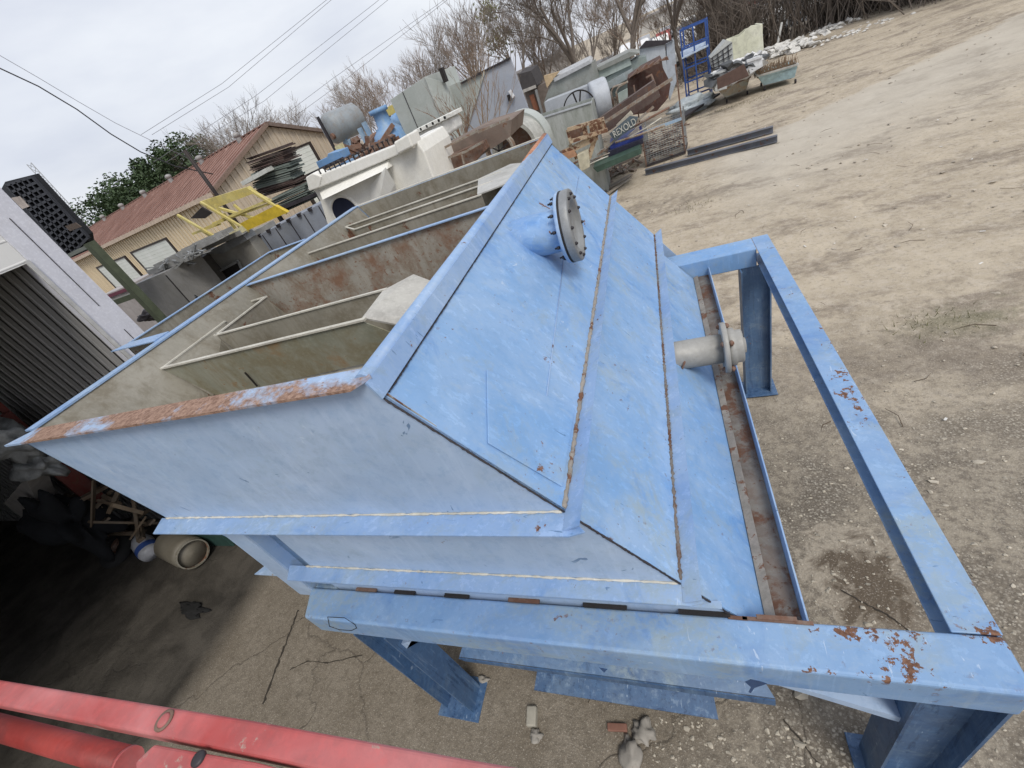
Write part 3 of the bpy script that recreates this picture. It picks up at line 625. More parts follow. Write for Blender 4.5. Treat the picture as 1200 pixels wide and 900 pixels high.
MB().box(XB-12, XB-.161, 2.76, 2.98, 0, 7).build('end_wall', corr, S)
MB().box(XB-12.1, XB-12, -9, 2.98, 0, 7).build('back_wall', dark_in, S)
MB().box(XB-12, XB-.141, -9.1, -9, 0, 7).build('far_wall', dark_in, S)
MB().box(XB-12.2, XB+.25, -9.2, 3.06, 7, 7.12).build('roof', plain('roof_sheet', (.3, .3, .3)), S)
MB().box(XB-12, XB-.15, -9, 2.75, 4.9, 4.95).build('ceiling_deck', dark_in, S)

# things along the bay wall
def wp(x, y, Y): return onY(x, y, Y)
rk = thing('rack_upright', 'dull red slotted steel rack upright leaning along the bay wall', 'rack', wp(100, 580, 2.5)-Vector((0, 0, 1)))
red_old = worn('old_red_rack_paint', (.16, .035, .028), (.20, .05, .04), rust=.6)
MB().bar(wp(0, 488, 2.4), wp(118, 590, 2.4), .05, .22).build('channel', red_old, rk)
MB().bar(wp(-10, 468, 2.5), wp(108, 570, 2.5), .05, .07).build('channel', red_old, rk)
hs = MB()
for k in range(9):
    tt = .08+k*.1; c = wp(0, 488, 2.4).lerp(wp(118, 590, 2.4), tt); d = (wp(118, 590, 2.4)-wp(0, 488, 2.4)).normalized(); hs.bar(c+Vector((0, -.03, 0)), c+Vector((0, -.03, 0))+d*.13, .02, .06)
hs.build('slot', black, rk)
bgm = plain('grey_plastic_film', (.30, .31, .31), .35, var=.4, scale=9)
random.seed(8)
for i, (q, r, sc, lab) in enumerate((((12, 520), .40, (1.4, .5, .7), 'crumpled grey plastic sheet bundle at the far left of the bay'), ((45, 545), .33, (1.3, .5, .6), 'crumpled translucent plastic bundle below the red rack upright'))):
    p = wp(*q, 2.2); tag(MB().blob((p.x, 2.2, p.z), r, sc, seed=i+4, sub=3, rough=.7).build('plastic_bundle', bgm, origin=(p.x, 2.2, p.z-r*.5)), lab, 'plastic sheet')
p = [wp(10, 575, 2.1), wp(35, 555, 2.1), wp(55, 612, 1.9), wp(0, 590, 2.0)]
tag(MB().prism([wp(4, 590, 2.0), wp(30, 560, 2.0), wp(56, 618, 1.95), wp(50, 625, 1.95)], (0, .25, 0)).build('flat_carton', plain('grey_carton', (.33, .31, .29)), origin=wp(30, 600, 2.0)), 'pale flattened carton wedged beside the black coat', 'carton')
ct = MB()
for i, (x, y, r, s_) in enumerate(((85, 612, .42, (1.0, .5, 1.15)),)):
    pp = wp(x, y, 1.95); ct.blob((pp.x, pp.y, pp.z), r, s_, seed=i, sub=4, rough=.9)
tag(ct.build('black_coat', plain('black_cloth', (.008, .009, .011), .95), origin=wp(80, 640, 1.95)), 'black cloth coat slung over junk in the dark bay', 'coat')
pr = MB()
random.seed(4)
for i in range(26):
    x, y = random.uniform(95, 175), 0; y = 560+(x-95)*.55+random.uniform(0, 45); pp = wp(x, y, random.uniform(2.1, 2.6))
    d = Vector((random.uniform(-1, 1), random.uniform(-.4, .4), random.uniform(-.5, .6))).normalized()*random.uniform(.15, .5)
    pr.bar(pp-d, pp+d, random.uniform(.03, .12), random.uniform(.02, .06))
tag(pr.build('scrap_wood', worn('old_boards', (.10, .07, .045), (.17, .13, .09), rust=.7), origin=(-9, 2.4, 0)), 'heap of dark scrap boards along the bay wall', 'scrap heap', kind='stuff')
hb = thing('tyre', 'worn black tyre lying among junk left of the gas cylinder', 'tyre', onZ(140, 640))
c = onZ(138, 640, .15); MB().lathe(c-Vector((0, 0, .12)), (0, -.5, 1), [(.18, .02), (.26, 0), (.3, .06), (.3, .14), (.26, .2), (.18, .18)], 28).build('tread', plain('rubber', (.03, .03, .03), .8), hb)
MB().ring(c-Vector((0, 0, .05)), (0, -.5, 1), .10, .18, .06, 24).build('rim', rusty, hb)
# gas cylinder lying down
gc = thing('gas_cylinder', 'tan steel gas cylinder with collar lying on the floor by the bay edge', 'gas cylinder', onZ(215, 655))
tan_p = worn('tan_cylinder_paint', (.15, .135, .105), (.21, .19, .15), rust=.68, rough=.45)
a, c = onZ(200, 637, .24), onZ(243, 657, .24); ax_ = (c-a)
a = a-ax_*.1; Lc = .95; axn = ax_.normalized()
MB().lathe(a, axn, [(.0, 0), (.10, .01), (.19, .06), (.225, .15), (.225, .75), (.21, .83), (.0, .86)], 32).build('cylinder_body', tan_p, gc)
MB().ring(a+axn*.84, axn, .195, .21, .05, 28).build('foot_ring', galv, gc)
MB().ring(a-axn*.12, axn, .10, .115, .14, 22).build('collar', tan_p, gc); MB().tube([a, a-axn*.08], .02, 8).build('valve', bolt_m, gc)
# blue and white water bag / jug next to it
wj = thing('water_jug', 'white and blue plastic jug beside the tan gas cylinder', 'jug', onZ(172, 655))
pj_ = onZ(178, 650, .1); wm = plain('cloudy_plastic', (.42, .43, .46), .3)
MB().lathe(pj_, (-.75, .35, .35), [(.0, -.02), (.13, 0), (.15, .06), (.15, .32), (.11, .42), (.04, .48), (.04, .53), (0, .53)], 20).build('jug_body', wm, wj)
MB().ring(pj_+Vector((-.75, .35, .35)).normalized()*.09, (-.75, .35, .35), .151, .156, .1, 20).build('label_band', plain('blue_label', (.04, .09, .30)), wj)
gb = thing('green_box', 'dark green steel box behind the gas cylinder', 'box', (-7.0, 2.45, 0))
MB().box(-7.55, -6.6, 2.25, 2.65, 0, .45).build('box_body', plain('dark_green_paint', (.03, .07, .06)), gb, bevel=.01)
MB().box(-7.58, -6.57, 2.22, 2.68, .452, .50).build('lid', plain('dark_green_lid', (.05, .09, .08)), gb, bevel=.01)
tag(MB().blob((onZ(225, 715).x, onZ(225, 715).y, .02), .16, (1.5, .45, .12), seed=9, sub=3, rough=.8).build('rag', plain('black_rag', (.012, .012, .012), .95), origin=onZ(225, 715)), 'crumpled black rag lying alone on the bay floor', 'rag')

# ================================================================== TAN BUILDING
Pc = far(250, 222, 30); Pc0 = Vector((Pc.x, Pc.y, 0)); dL = Vector((-.972, .235, 0)).normalized(); gL = Vector((.235, .972, 0)).normalized()
ze = Pc.z
rid = onP(311, 147, Pc0, dL); half = (rid-Pc0).dot(gL); zr = rid.z
Lb = 46
B = thing('tan_warehouse', 'tan ribbed metal warehouse with a rusty red brown gable roof and white roller doors', 'building', (Pc0.x, Pc0.y, GZ))
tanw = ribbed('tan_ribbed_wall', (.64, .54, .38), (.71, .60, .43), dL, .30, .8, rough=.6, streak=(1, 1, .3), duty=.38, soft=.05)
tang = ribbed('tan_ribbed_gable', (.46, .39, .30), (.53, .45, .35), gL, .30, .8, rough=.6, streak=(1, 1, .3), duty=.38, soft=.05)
roofm = ribbed('red_brown_roof_sheet', (.20, .105, .08), (.30, .175, .14), dL, .42, .7, rust=.60, rust_c=(.44, .30, .25), rough=.6, streak=(2.2, .35, .35), duty=.38, soft=.05)
def bp_(u, v_, z): p = Pc0+dL*u+gL*v_; return Vector((p.x, p.y, z))
MB().prism([bp_(0, 0, GZ), bp_(Lb, 0, GZ), bp_(Lb, 0, ze), bp_(0, 0, ze)], gL*.15).build('long_wall', tanw, B)
MB().prism([bp_(0, 2*half, GZ), bp_(Lb, 2*half, GZ), bp_(Lb, 2*half, ze), bp_(0, 2*half, ze)], gL*.15).build('rear_wall', tanw, B)
gp = [bp_(0, .002, GZ), bp_(0, 2*half, GZ), bp_(0, 2*half, ze), bp_(0, half, zr-.06), bp_(0, .002, ze)]
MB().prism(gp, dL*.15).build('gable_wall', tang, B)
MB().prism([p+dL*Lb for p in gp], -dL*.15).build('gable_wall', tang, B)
sl_ = (zr-ze)/half
rb_ = MB()
for k in range(int(Lb/.45)): rb_.prism([bp_(k*.45, -.012, GZ), bp_(k*.45+.09, -.012, GZ), bp_(k*.45+.09, -.012, ze), bp_(k*.45, -.012, ze)], -gL*.05)
rb_.build('wall_ribs', tanw, B)
rb_ = MB()
for k in range(int(2*half/.45)):
    v_ = k*.45; zt_ = ze+(zr-ze)*(1-abs(v_-half)/half)-.1; rb_.prism([bp_(-.012, v_, GZ), bp_(-.012, v_+.09, GZ), bp_(-.012, v_+.09, zt_), bp_(-.012, v_, zt_)], -dL*.05)
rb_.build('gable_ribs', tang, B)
rf = MB().prism([bp_(-.25, -.35, ze-.35*sl_), bp_(Lb+.3, -.35, ze-.35*sl_), bp_(Lb+.3, half, zr), bp_(-.25, half, zr)], (0, 0, .07)).build('roof', roofm, B)
MB().prism([bp_(-.25, half, zr), bp_(Lb+.3, half, zr), bp_(Lb+.3, 2*half+.35, ze-.35*sl_), bp_(-.25, 2*half+.35, ze-.35*sl_)], (0, 0, .07)).build('roof', roofm, B)
MB().bar(bp_(-.3, half, zr+.09), bp_(Lb+.3, half, zr+.09), .4, .05).build('ridge_cap', roofm, rf)
rr_b = MB()
for k in range(int(Lb/.6)): rr_b.bar(bp_(k*.6, -.35, ze-.35*sl_+.09), bp_(k*.6, half, zr+.09), .12, .06)
rr_b.build('roof_ribs', roofm, rf)
vn = plain('vent_metal', (.30, .29, .28), .6, .2)
for k in range(7):
    u = 2.2+k*5.2; v0 = bp_(u, half-.6, zr-.6*sl_)
    vb = MB().lathe(v0, (0, 0, 1), [(.16, -.1), (.16, .35)], 12).build('vent_pipe', vn, rf)
    MB().lathe(v0, (0, 0, 1), [(.1, .30), (.20, .34), (.23, .46), (.16, .56), (.0, .6)], 14).build('vent_turbine', vn, vb)
MB().prism([bp_(-.28, -.37, ze-.35*sl_-.16), bp_(Lb+.3, -.37, ze-.35*sl_-.16), bp_(Lb+.3, -.37, ze-.35*sl_+.06), bp_(-.28, -.37, ze-.35*sl_+.06)], -gL*.03).build('eave_trim', plain('eave_trim_paint', (.50, .40, .31)), B)
MB().bar(bp_(-.27, -.37, ze-.35*sl_+.02), bp_(-.27, half, zr+.03), .06, .2).build('rake_trim', plain('rake_trim_paint', (.20, .14, .11)), B)
MB().bar(bp_(-.27, half, zr+.03), bp_(-.27, 2*half+.37, ze-.35*sl_+.02), .06, .2).build('rake_trim', plain('rake_trim_paint2', (.16, .12, .10)), B)
doorm = ribbed('white_roller_door', (.60, .63, .58), (.68, .70, .66), (0, 0, 1), .22, .6, duty=.42, soft=.05)
jam = plain('dark_door_jamb', (.03, .022, .018))
def wall_door(pl, pr_, N, tang_, outn):
    a = onP(*pl, Pc0, N); b3 = onP(*pr_, Pc0, N); top = (a.z+b3.z)/2; A = Vector((a.x, a.y, 0)); Bv = Vector((b3.x, b3.y, 0))
    d = MB().prism([A+Vector((0, 0, GZ)), Bv+Vector((0, 0, GZ)), Bv+Vector((0, 0, top)), A+Vector((0, 0, top))], outn*.09).build('roller_door', doorm, B)
    u = (Bv-A).normalized()
    for P_, s in ((A, -1), (Bv, 1)):
        MB().prism([P_+Vector((0, 0, GZ)), P_+u*.22*s+Vector((0, 0, GZ)), P_+u*.22*s+Vector((0, 0, top+.12)), P_+Vector((0, 0, top+.12))], outn*.13).build('door_jamb', jam, d)
    MB().prism([A+Vector((0, 0, top)), Bv+Vector((0, 0, top)), Bv+Vector((0, 0, top+.12)), A+Vector((0, 0, top+.12))], outn*.13).build('door_head', jam, d)
wall_door((157, 297), (195, 279), gL, dL, -gL); wall_door((116, 314), (147, 301), gL, dL, -gL)
a0 = onP(116, 314, Pc0, gL); uu = (Vector((a0.x, a0.y, 0))-Pc0).dot(dL)
MB().prism([bp_(uu+4, 0, GZ), bp_(uu+8.5, 0, GZ), bp_(uu+8.5, 0, a0.z), bp_(uu+4, 0, a0.z)], -gL*.09).build('roller_door', doorm, B)
wall_door((334, 180), (361, 170), dL, gL, -dL)

# ================================================================== YARD THINGS, left to right
def stand(mb, x0, x1, y, zt, th=.08): pass
blackp = plain('black_plastic', (.012, .013, .016), .45)
bk = thing('black_plastic_pallets', 'tall stack of black grid plastic pallets on edge above a green steel stand', 'pallet stack', onY(60, 300, 7))
MB().prism([onY(x, y, 7) for x, y in ((-2, 228), (6, 213), (38, 205), (103, 275), (106, 292), (84, 302), (40, 300), (10, 255))], (0, .12, 0)).build('pallet_body', blackp, bk)
gr = MB(); A0, A1, B0, B1 = [onY(*q, 6.97) for q in ((8, 217), (38, 207), (82, 300), (104, 278))]
for k in range(6): gr.bar(A0.lerp(A1, k/5), B0.lerp(B1, k/5), .045, .05, (0, 1, 0))
for k in range(13): gr.bar(A0.lerp(B0, k/12), A1.lerp(B1, k/12), .045, .05, (0, 1, 0))
gr.build('pallet_ribs', plain('black_plastic_ribs', (.03, .032, .04), .35), bk)
MB().prism([onY(x, y, 6.94) for x, y in ((13, 232), (23, 230), (34, 242), (26, 245))], (0, .02, 0)).build('paper_tag', plain('beige_paper', (.50, .44, .40)), bk)
MB().prism([onY(x, y, 6.94) for x, y in ((76, 265), (88, 261), (95, 266), (82, 271))], (0, .02, 0)).build('cardboard_tag', plain('brown_card', (.10, .075, .06)), bk)
greens = plain('dark_green_steel', (.075, .09, .055), .5)
gs = thing('green_steel_stand', 'dark green steel post with cross bars beside the grey cabinets', 'stand', (onY(190, 373, 6.8).x, 6.8, GZ))
pt = onY(104, 284, 6.8); pb = Vector((pt.x, 6.8, GZ))
MB().bar(pt, pb, .17, .17).build('post', greens, gs)
lf = onY(118, 357, 6.8); MB().bar(Vector((pt.x, 6.8, onY(160, 345, 6.8).z)), Vector((pt.x-2.2, 6.8, onY(160, 345, 6.8).z)), .10, .12).build('cross_bar', greens, gs)
zt_ = pt.z-.06; MB().bar((pt.x, 6.8, zt_), (pt.x-2.2, 6.8, zt_), .12, .07).build('cross_bar', plain('grey_green_steel', (.2, .22, .2)), gs)
MB().bar((pt.x-2.2, 6.8, zt_), (pt.x-2.2, 6.8, GZ), .15, .15).build('post', greens, gs)
# grey cabinets
gcab = worn('grey_cabinet_paint', (.20, .20, .195), (.26, .255, .245), rust=.72, rough=.4)
def boxY(name, label, cat, TL, TR, Y, depth, mat, zb=GZ, parts=None, bev=.01, group=None):
    """box thing whose front top edge runs from pixel TL to TR on the plane y=Y, standing down to zb"""
    a, c = onY(*TL, Y), onY(*TR, Y); th_ = thing(name, label, cat, ((a.x+c.x)/2, Y, zb), group)
    MB().prism([(a.x, Y, zb), (c.x, Y, zb), (c.x, Y, c.z), (a.x, Y, a.z)], (0, depth, 0)).build('cabinet_body' if cat == 'cabinet' else 'body', mat, th_, bevel=bev)
    return th_, a, c
t1, a, c = boxY('grey_cabinet', 'wide flat sided grey cabinet nearest the green post', 'cabinet', (157, 334), (192, 319), 8, 1.2, gcab)
l_ = MB(); l_.box(a.x-.03, a.x+.03, 7.985, 7.995, GZ, a.z-.05); l_.box(c.x-.03, c.x+.01, 7.985, 7.995, GZ, a.z-.05); l_.build('door_gap', black, t1)
t2, a, c = boxY('grey_cabinet', 'pinkish grey cabinet left of the green post with a dark top edge', 'cabinet', (112, 350), (153, 333), 9.5, 1.2, worn('pinkish_cabinet_paint', (.33, .30, .29), (.40, .37, .36), rust=.75))
MB().box(a.x, c.x, 9.45, 9.49, a.z-.12, a.z-.02).build('top_trim', plain('maroon_trim', (.12, .03, .05)), t2)
t3, a, c = boxY('brown_locker', 'narrow brownish grey locker right of the wide grey cabinet', 'cabinet', (197, 320), (216, 308), 9, 1.0, worn('brown_grey_sheet', (.13, .115, .10), (.18, .16, .14), rust=.66))
MB().box(a.x+.1, c.x-.1, 8.96, 8.99, c.z-1.6, c.z-.2).build('door', worn('brown_grey_door', (.15, .13, .12), (.2, .18, .16), rust=.7), t3)
t4, a, c = boxY('dark_locker', 'dark open fronted locker under the stacked roof sheets', 'cabinet', (218, 307), (236, 302), 9.3, 1.0, plain('dark_locker_sheet', (.06, .055, .05)))
MB().box(a.x+.1, c.x-.1, 9.26, 9.29, c.z-1.7, c.z-.15).build('opening', black, t4)
t5, a, c = boxY('steel_shelf_box', 'beige grey shelf box with a dark square opening', 'shelf box', (240, 298), (288, 276), 9.6, 1.2, worn('beige_grey_sheet', (.27, .26, .235), (.33, .32, .29), rust=.7))
MB().prism([onY(x, y, 9.55) for x, y in ((257, 318), (279, 306), (284, 316), (265, 330))], (0, .04, 0)).build('opening', black, t5)
for (p_, q_) in (((257, 318), (279, 306)), ((279, 306), (284, 317)), ((257, 318), (266, 331))): MB().bar(onY(*p_, 9.53), onY(*q_, 9.53), .05, .06).build('opening_frame', bare_steel, t5)
MB().prism([onY(x, y, 9.5) for x, y in ((237, 298), (284, 275), (290, 281), (262, 297))], (0, .4, 0)).build('top_sheet', bare_steel, t5)
# stacked roof sheets lying on top
alu = worn('dull_aluminium', (.34, .34, .33), (.46, .46, .45), rust=.85, rough=.35, metal=.4, stretch=(1, 6, 1))
random.seed(11)
for i, ((x0, y0), (x1, y1), Yp, lab) in enumerate((((182, 318), (232, 300), 8.6, 'lowest dull aluminium channel on the cabinet tops'), ((190, 311), (262, 278), 8.9, 'long dull aluminium channel in the middle of the pile on the cabinets'), ((205, 303), (268, 273), 9.2, 'long pale aluminium channel near the top of the pile on the cabinets'), ((222, 293), (258, 277), 9.5, 'short topmost aluminium channel on the cabinet pile'), ((245, 291), (290, 271), 9.6, 'aluminium channel at the right end of the cabinet pile under the yellow frame'))):
    A, Bq = onY(x0, y0, Yp), onY(x1, y1, Yp); k = MB()
    k.bar(A, Bq, .42, .02); off = Vector((0, .2, .06)); k.bar(A+off, Bq+off, .02, .10); k.bar(A-Vector((0, .2, -.06)), Bq-Vector((0, .2, -.06)), .02, .10)
    tag(k.build('aluminium_channel', alu, origin=A), lab, 'metal channel')
lt = MB()
for i in range(22):
    A = onY(random.uniform(180, 235), 0, 8.5); x = random.uniform(180, 236); y = 318-(x-180)*.40+random.uniform(-4, 5); P_ = onY(x, y, random.uniform(8.3, 8.8))
    d = Vector((random.uniform(-.3, .3), random.uniform(-.2, .2), random.uniform(-.1, .15))); lt.bar(P_-d, P_+d, random.uniform(.03, .08), .03)
tag(lt.build('metal_offcuts', bare_steel, origin=onY(200, 312, 8.5)), 'loose metal offcuts littering the cabinet tops', 'metal scrap', kind='stuff')
fl = MB()
for i in range(7):
    P_ = onY(226+i*2.5, 345-i*1.5, 8.9); fl.bar(P_, P_+Vector((random.uniform(-.5, .2), 0, random.uniform(.5, 1.0))), .05, .03)
tag(fl.build('bent_rods', bare_steel, origin=onY(232, 345, 8.9)), 'bundle of pale bent rods leaning against the dark locker', 'rods')
tag(MB().blob(onY(222, 352, 8.3), .22, (1.6, .7, .7), 3, 3, .5).build('black_bag', blackp, origin=onY(222, 352, 8.3)), 'small black bag among the cabinets by the tank edge', 'bag')
tag(MB().blob(onY(172, 371, 7.2), .18, (1.5, .7, .7), 5, 3, .6).build('dark_scrap_lump', bolt_m, origin=onY(172, 371, 7.2)), 'dark bent scrap lump by the foot of the green post', 'scrap')
# grey-blue ribbed panel box
rb = thing('panelled_box', 'grey blue panelled box with vertical seams and a rust patch at its left end', 'container', (onY(330, 280, 10).x, 10, GZ))
pp_ = [(289, 283), (378, 237), (392, 262), (322, 300), (302, 312)]
a, c = onY(289, 283, 10), onY(378, 237, 10)
pnl = worn('grey_blue_panel', (.26, .29, .35), (.31, .34, .40), rust=.86, rough=.35, grime=.2)
MB().prism([(a.x, 10, GZ), (c.x, 10, GZ), (c.x, 10, c.z), (a.x, 10, a.z)], (0, 1.5, 0)).build('body', pnl, rb, bevel=.01)
for k in range(1, 6): 
    x = a.x+(c.x-a.x)*k/5.5+.1; z1 = a.z+(c.z-a.z)*k/5.5
    MB().box(x, x+.02, 9.98, 9.995, GZ, z1-.03).build('panel_seam', bolt_m, rb)
MB().prism([onY(x, y, 9.975) for x, y in ((296, 287), (304, 283), (309, 290), (306, 295), (300, 294))], (0, .02, 0)).build('rust_patch', plain('orange_rust_stain', (.36, .20, .12), .9, var=.4, scale=10), rb)
for k in range(6): x = a.x+.5+k*(c.x-a.x-.6)/6; z1 = a.z+(c.z-a.z)*(x-a.x)/(c.x-a.x); MB().box(x, x+.10, 9.95, 10.05, z1-.05, z1+.03).build('clip', bolt_m, rb)
# yellow frame platform
yel = worn('faded_yellow_paint', (.56, .46, .14), (.62, .54, .22), rust=.74, rough=.55, rust_c=(.25, .2, .1))
yel2 = plain('strong_yellow_paint', (.58, .42, .04), .5)
yf = thing('yellow_platform_frame', 'yellow painted steel platform frame with deck panels lying on the panelled box', 'platform frame', (onY(270, 250, 9.8).x, 9.8, onY(295, 270, 9.8).z))
MB().prism([onY(x, y, 10.1) for x, y in ((235, 236), (290, 219), (299, 226), (247, 246))], (0, .10, 0)).build('deck_panel', yel, yf)
MB().prism([onY(x, y, 9.3) for x, y in ((281, 262), (322, 241), (337, 249), (290, 270))], (0, .10, 0)).build('deck_panel', yel2, yf)
MB().prism([onY(x, y, 10.2) for x, y in ((223, 256), (236, 243), (248, 250), (240, 256))], (0, .05, 0)).build('dark_mesh', black, yf)
fr_ = [((208, 252), (262, 283)), ((235, 237), (292, 271)), ((290, 221), (336, 250)), ((240, 268), (262, 258)), ((250, 262), (316, 234)), ((262, 258), (318, 238)), ((257, 244), (300, 256)), ((226, 274), (258, 262)), ((262, 250), (276, 268)), ((268, 280), (292, 269)), ((274, 240), (300, 262)), ((236, 270), (248, 277)), ((252, 240), (262, 256)), ((300, 226), (318, 236))]
for i, (p_, q_) in enumerate(fr_): MB().bar(onY(*p_, 9.6+.033*i), onY(*q_, 9.6+.033*i), .058, .058).build('frame_tube', yel, yf)
MB().prism([onY(x, y, 9.6) for x, y in ((256, 280), (288, 262), (292, 268), (265, 284))], (0, .08, 0)).build('deck_panel', plain('cream_panel', (.58, .54, .34)), yf)
# black leaning pole above
tag(MB().tube([onY(216, 176, 13), onY(256, 231, 13)-Vector((0, 0, 0)), Vector((onY(256, 231, 13).x, 13, GZ))], .065, 8).build('lamp_pole', plain('black_brown_steel', (.03, .022, .02)), origin=Vector((onY(256, 231, 13).x, 13, GZ))), 'thin dark steel pole rising above the yellow frame', 'pole')
# stack of bundled panels
brown = worn('dark_brown_rust', (.045, .028, .024), (.075, .045, .038), rust=.7, rough=.8, stretch=(1, 1, 6))
grn = worn('grey_green_mats', (.12, .15, .13), (.17, .20, .18), rust=.85, rough=.7, stretch=(1, 1, 6))
layers = [((287, 186), (333, 169), 20, brown, 'top dark brown bundle of panels in the tall pile', 5), ((291, 205), (341, 189), 20, grn, 'upper grey green bundle of mats in the tall pile', 4), ((300, 222), (350, 205), 12, brown, 'lower rusty brown bundle in the tall pile', 3), ((316, 233), (362, 212), 22, grn, 'bottom grey green bundle of mats in the tall pile', 4)]
random.seed(5)
for (p_, q_, hpx, mt, lab, n) in layers:
    A, Bq = onY(*p_, 13), onY(*q_, 13); lowz = onY(p_[0]+hpx*.62, p_[1]+hpx*.78, 13).z; th_ = (A.z-lowz)
    r_ = thing('panel_bundle', lab, 'bundle', (A.x, 13, A.z-th_), 'bundles in the tall pile')
    for k in range(n*2):
        z = A.z-th_*(k+1)/(n*2); jx = random.uniform(-.12, .12); e = th_/(n*2)*random.uniform(.55, .95)
        MB().prism([(A.x+jx, 13+random.uniform(-.1, .1), z), (Bq.x-.25+jx, 13, z+(Bq.z-A.z)), (Bq.x-.25+jx, 13, z+(Bq.z-A.z)+e), (A.x+jx, 13, z+e)], (0, .7, 0)).build('panel', mt, r_)
tag(MB().bar(onY(289, 213, 12.9), onY(318, 197, 12.9), .5, .12).build('white_sheet_roll', plain('off_white_sheet', (.55, .56, .52)), origin=onY(289, 213, 12.9)), 'off white folded sheet between two bundles of the tall pile', 'sheet')
sm_ = thing('pile_bearer', 'dark steel rack carrying the tall pile', 'rack', (onY(330, 240, 13.2).x, 13.2, GZ))
A, Bq = onY(322, 246, 13.2), onY(372, 226, 13.2); MB().bar(A, Bq, .8, .10).build('shelf', bolt_m, sm_)
for P_ in (A, Bq): MB().bar(P_, Vector((P_.x, P_.y, GZ)), .12, .12).build('post', bolt_m, sm_)
# white fibreglass machine housing
wh = thing('white_machine_housing', 'large off white moulded machine housing with a round hole, bolted seam and raised corner lug', 'machine', (onY(430, 220, 10).x, 10, GZ))
wm = worn('off_white_gelcoat', (.78, .765, .70), (.82, .81, .76), rust=.95, rough=.4, grime=.12, bstr=.05)
YW = 9.0
MB().prism([onY(x, y, YW) for x, y in ((363, 214), (375, 236), (392, 290), (470, 265), (520, 240), (497, 178), (488, 165), (470, 172), (452, 186))], (0, 1.6, 0)).build('shell', wm, wh, bevel=.03)
MB().prism([onY(x, y, YW-.12) for x, y in ((358, 208), (362, 224), (372, 221), (485, 174), (478, 164), (372, 206))], (0, .35, 0)).build('top_flange', wm, wh, bevel=.02)
MB().prism([onY(x, y, YW-.25) for x, y in ((461, 167), (478, 157), (484, 172), (466, 181))], (0, .5, 0)).build('corner_lug', wm, wh, bevel=.03)
MB().prism([onY(x, y, YW-.14) for x, y in ((358, 208), (366, 203), (377, 207), (374, 220), (363, 224))], (0, .4, 0)).build('corner_lug', wm, wh, bevel=.02)
# sloping moulded faces
A1 = [onY(374, 224, YW-.01), onY(455, 187, YW-.01), onY(454, 198, YW-.28), onY(378, 234, YW-.28)]
MB().add(A1+[p+Vector((0, .25, 0)) for p in A1], [(0, 1, 2, 3), (4, 7, 6, 5), (0, 4, 5, 1), (1, 5, 6, 2), (2, 6, 7, 3), (3, 7, 4, 0)]).build('sloped_band', wm, wh)
MB().add([onY(432, 220, YW-.01), onY(452, 196, YW-.35), onY(463, 215, YW-.3), onY(470, 250, YW-.02), onY(440, 260, YW-.02)], [(0, 1, 2, 3, 4), (4, 3, 2, 1, 0)]).build('moulded_facet', wm, wh)
pc = onY(405, 249, YW-.03); MB().lathe(pc+Vector((0, .06, 0)), (0, -1, 0), [(.0, 0), (.33, .0), (.33, .06), (.37, .07), (.42, .0)], 40).build('hole_rim', wm, wh)
MB().lathe(pc+Vector((0, -.0, 0)), (0, -1, 0), [(.0, 0), (.325, .0)], 36).build('round_hole', plain('dark_hole', (.01, .014, .035), .8), wh)
MB().prism([onY(x, y, YW+.3) for x, y in ((489, 163), (512, 205), (522, 240), (500, 245))], (0, 1.2, 0)).build('end_rib', plain('light_grey_edge', (.52, .53, .54)), wh)
for k in range(16):
    p_ = onY(376+k*5.7, 203.5-k*2.45, YW-.05); MB().tube([p_+Vector((0, 0, -.02)), p_+Vector((0, 0, .07)), p_+Vector((0, 0, .071)), p_+Vector((0, 0, .10))], [.016, .016, .034, .034], 6).build('seam_bolt', bolt_m, wh)
bluek = blue_paint('old_machine_blue', (.13, .29, .55), (.18, .34, .58), (.07, .18, .42), rust=.72)
bluet = blue_paint('faded_leg_blue', (.28, .40, .52), (.33, .45, .55), (.2, .33, .5), rust=.7)
m1 = thing('blue_gearbox', 'bright blue gearbox on rails behind the white housing', 'machine', (onY(383, 190, 14).x, 14, 1))
MB().prism([onY(x, y, 14) for x, y in ((370, 190), (383, 184), (384, 180), (397, 177), (401, 186), (374, 198))], (0, .6, 0)).build('casing', bluek, m1, bevel=.02)
MB().prism([onY(x, y, 13.8) for x, y in ((372, 205), (405, 189), (410, 197), (385, 208))], (0, .5, 0)).build('base', bluek, m1, bevel=.02)
MB().bar(onY(358, 207, 13.7), onY(402, 186, 13.7), .12, .10).build('rail', bolt_m, m1)
MB().prism([onY(x, y, 14.5) for x, y in ((392, 172), (398, 169), (405, 182), (398, 184))], (0, .2, 0)).build('cover_plate', plain('pale_yellow_plate', (.55, .48, .26)), m1)
# tank on blue legs
tk_ = thing('horizontal_tank', 'dull grey horizontal cylinder tank on pale blue legs', 'tank', (onY(405, 180, 19).x, 19, GZ))
tkm = worn('dull_tank_paint', (.24, .27, .29), (.30, .33, .35), rust=.80, rough=.45, grime=.4, grime_c=(.22, .17, .12))
ce = onY(386, 152, 19); cf = onY(417, 138.5, 20.4)
axt = (cf-ce); rT = (onY(374, 137, 19)-onY(398, 168, 19)).length/2
MB().lathe(ce, axt, [(0, -.12), (rT*.5, -.10), (rT*.85, -.04), (rT, .08), (rT, axt.length), (rT*.85, axt.length+.1), (0, axt.length+.16)], 36).build('tank_shell', tkm, tk_)
for (p_, q_) in (((401, 157), (417, 186)), ((409, 163), (421, 183)), ((426, 143), (441, 175)), ((421, 150), (432, 172))):
    A = onY(*p_, 19.3); Bq = Vector((A.x, 19.3, GZ)); MB().bar(A, Bq, .16, .16).build('leg', bluet, tk_)
MB().bar(onY(403, 166, 19.3), onY(416, 178, 19.3), .1, .1).build('brace', bluet, tk_)
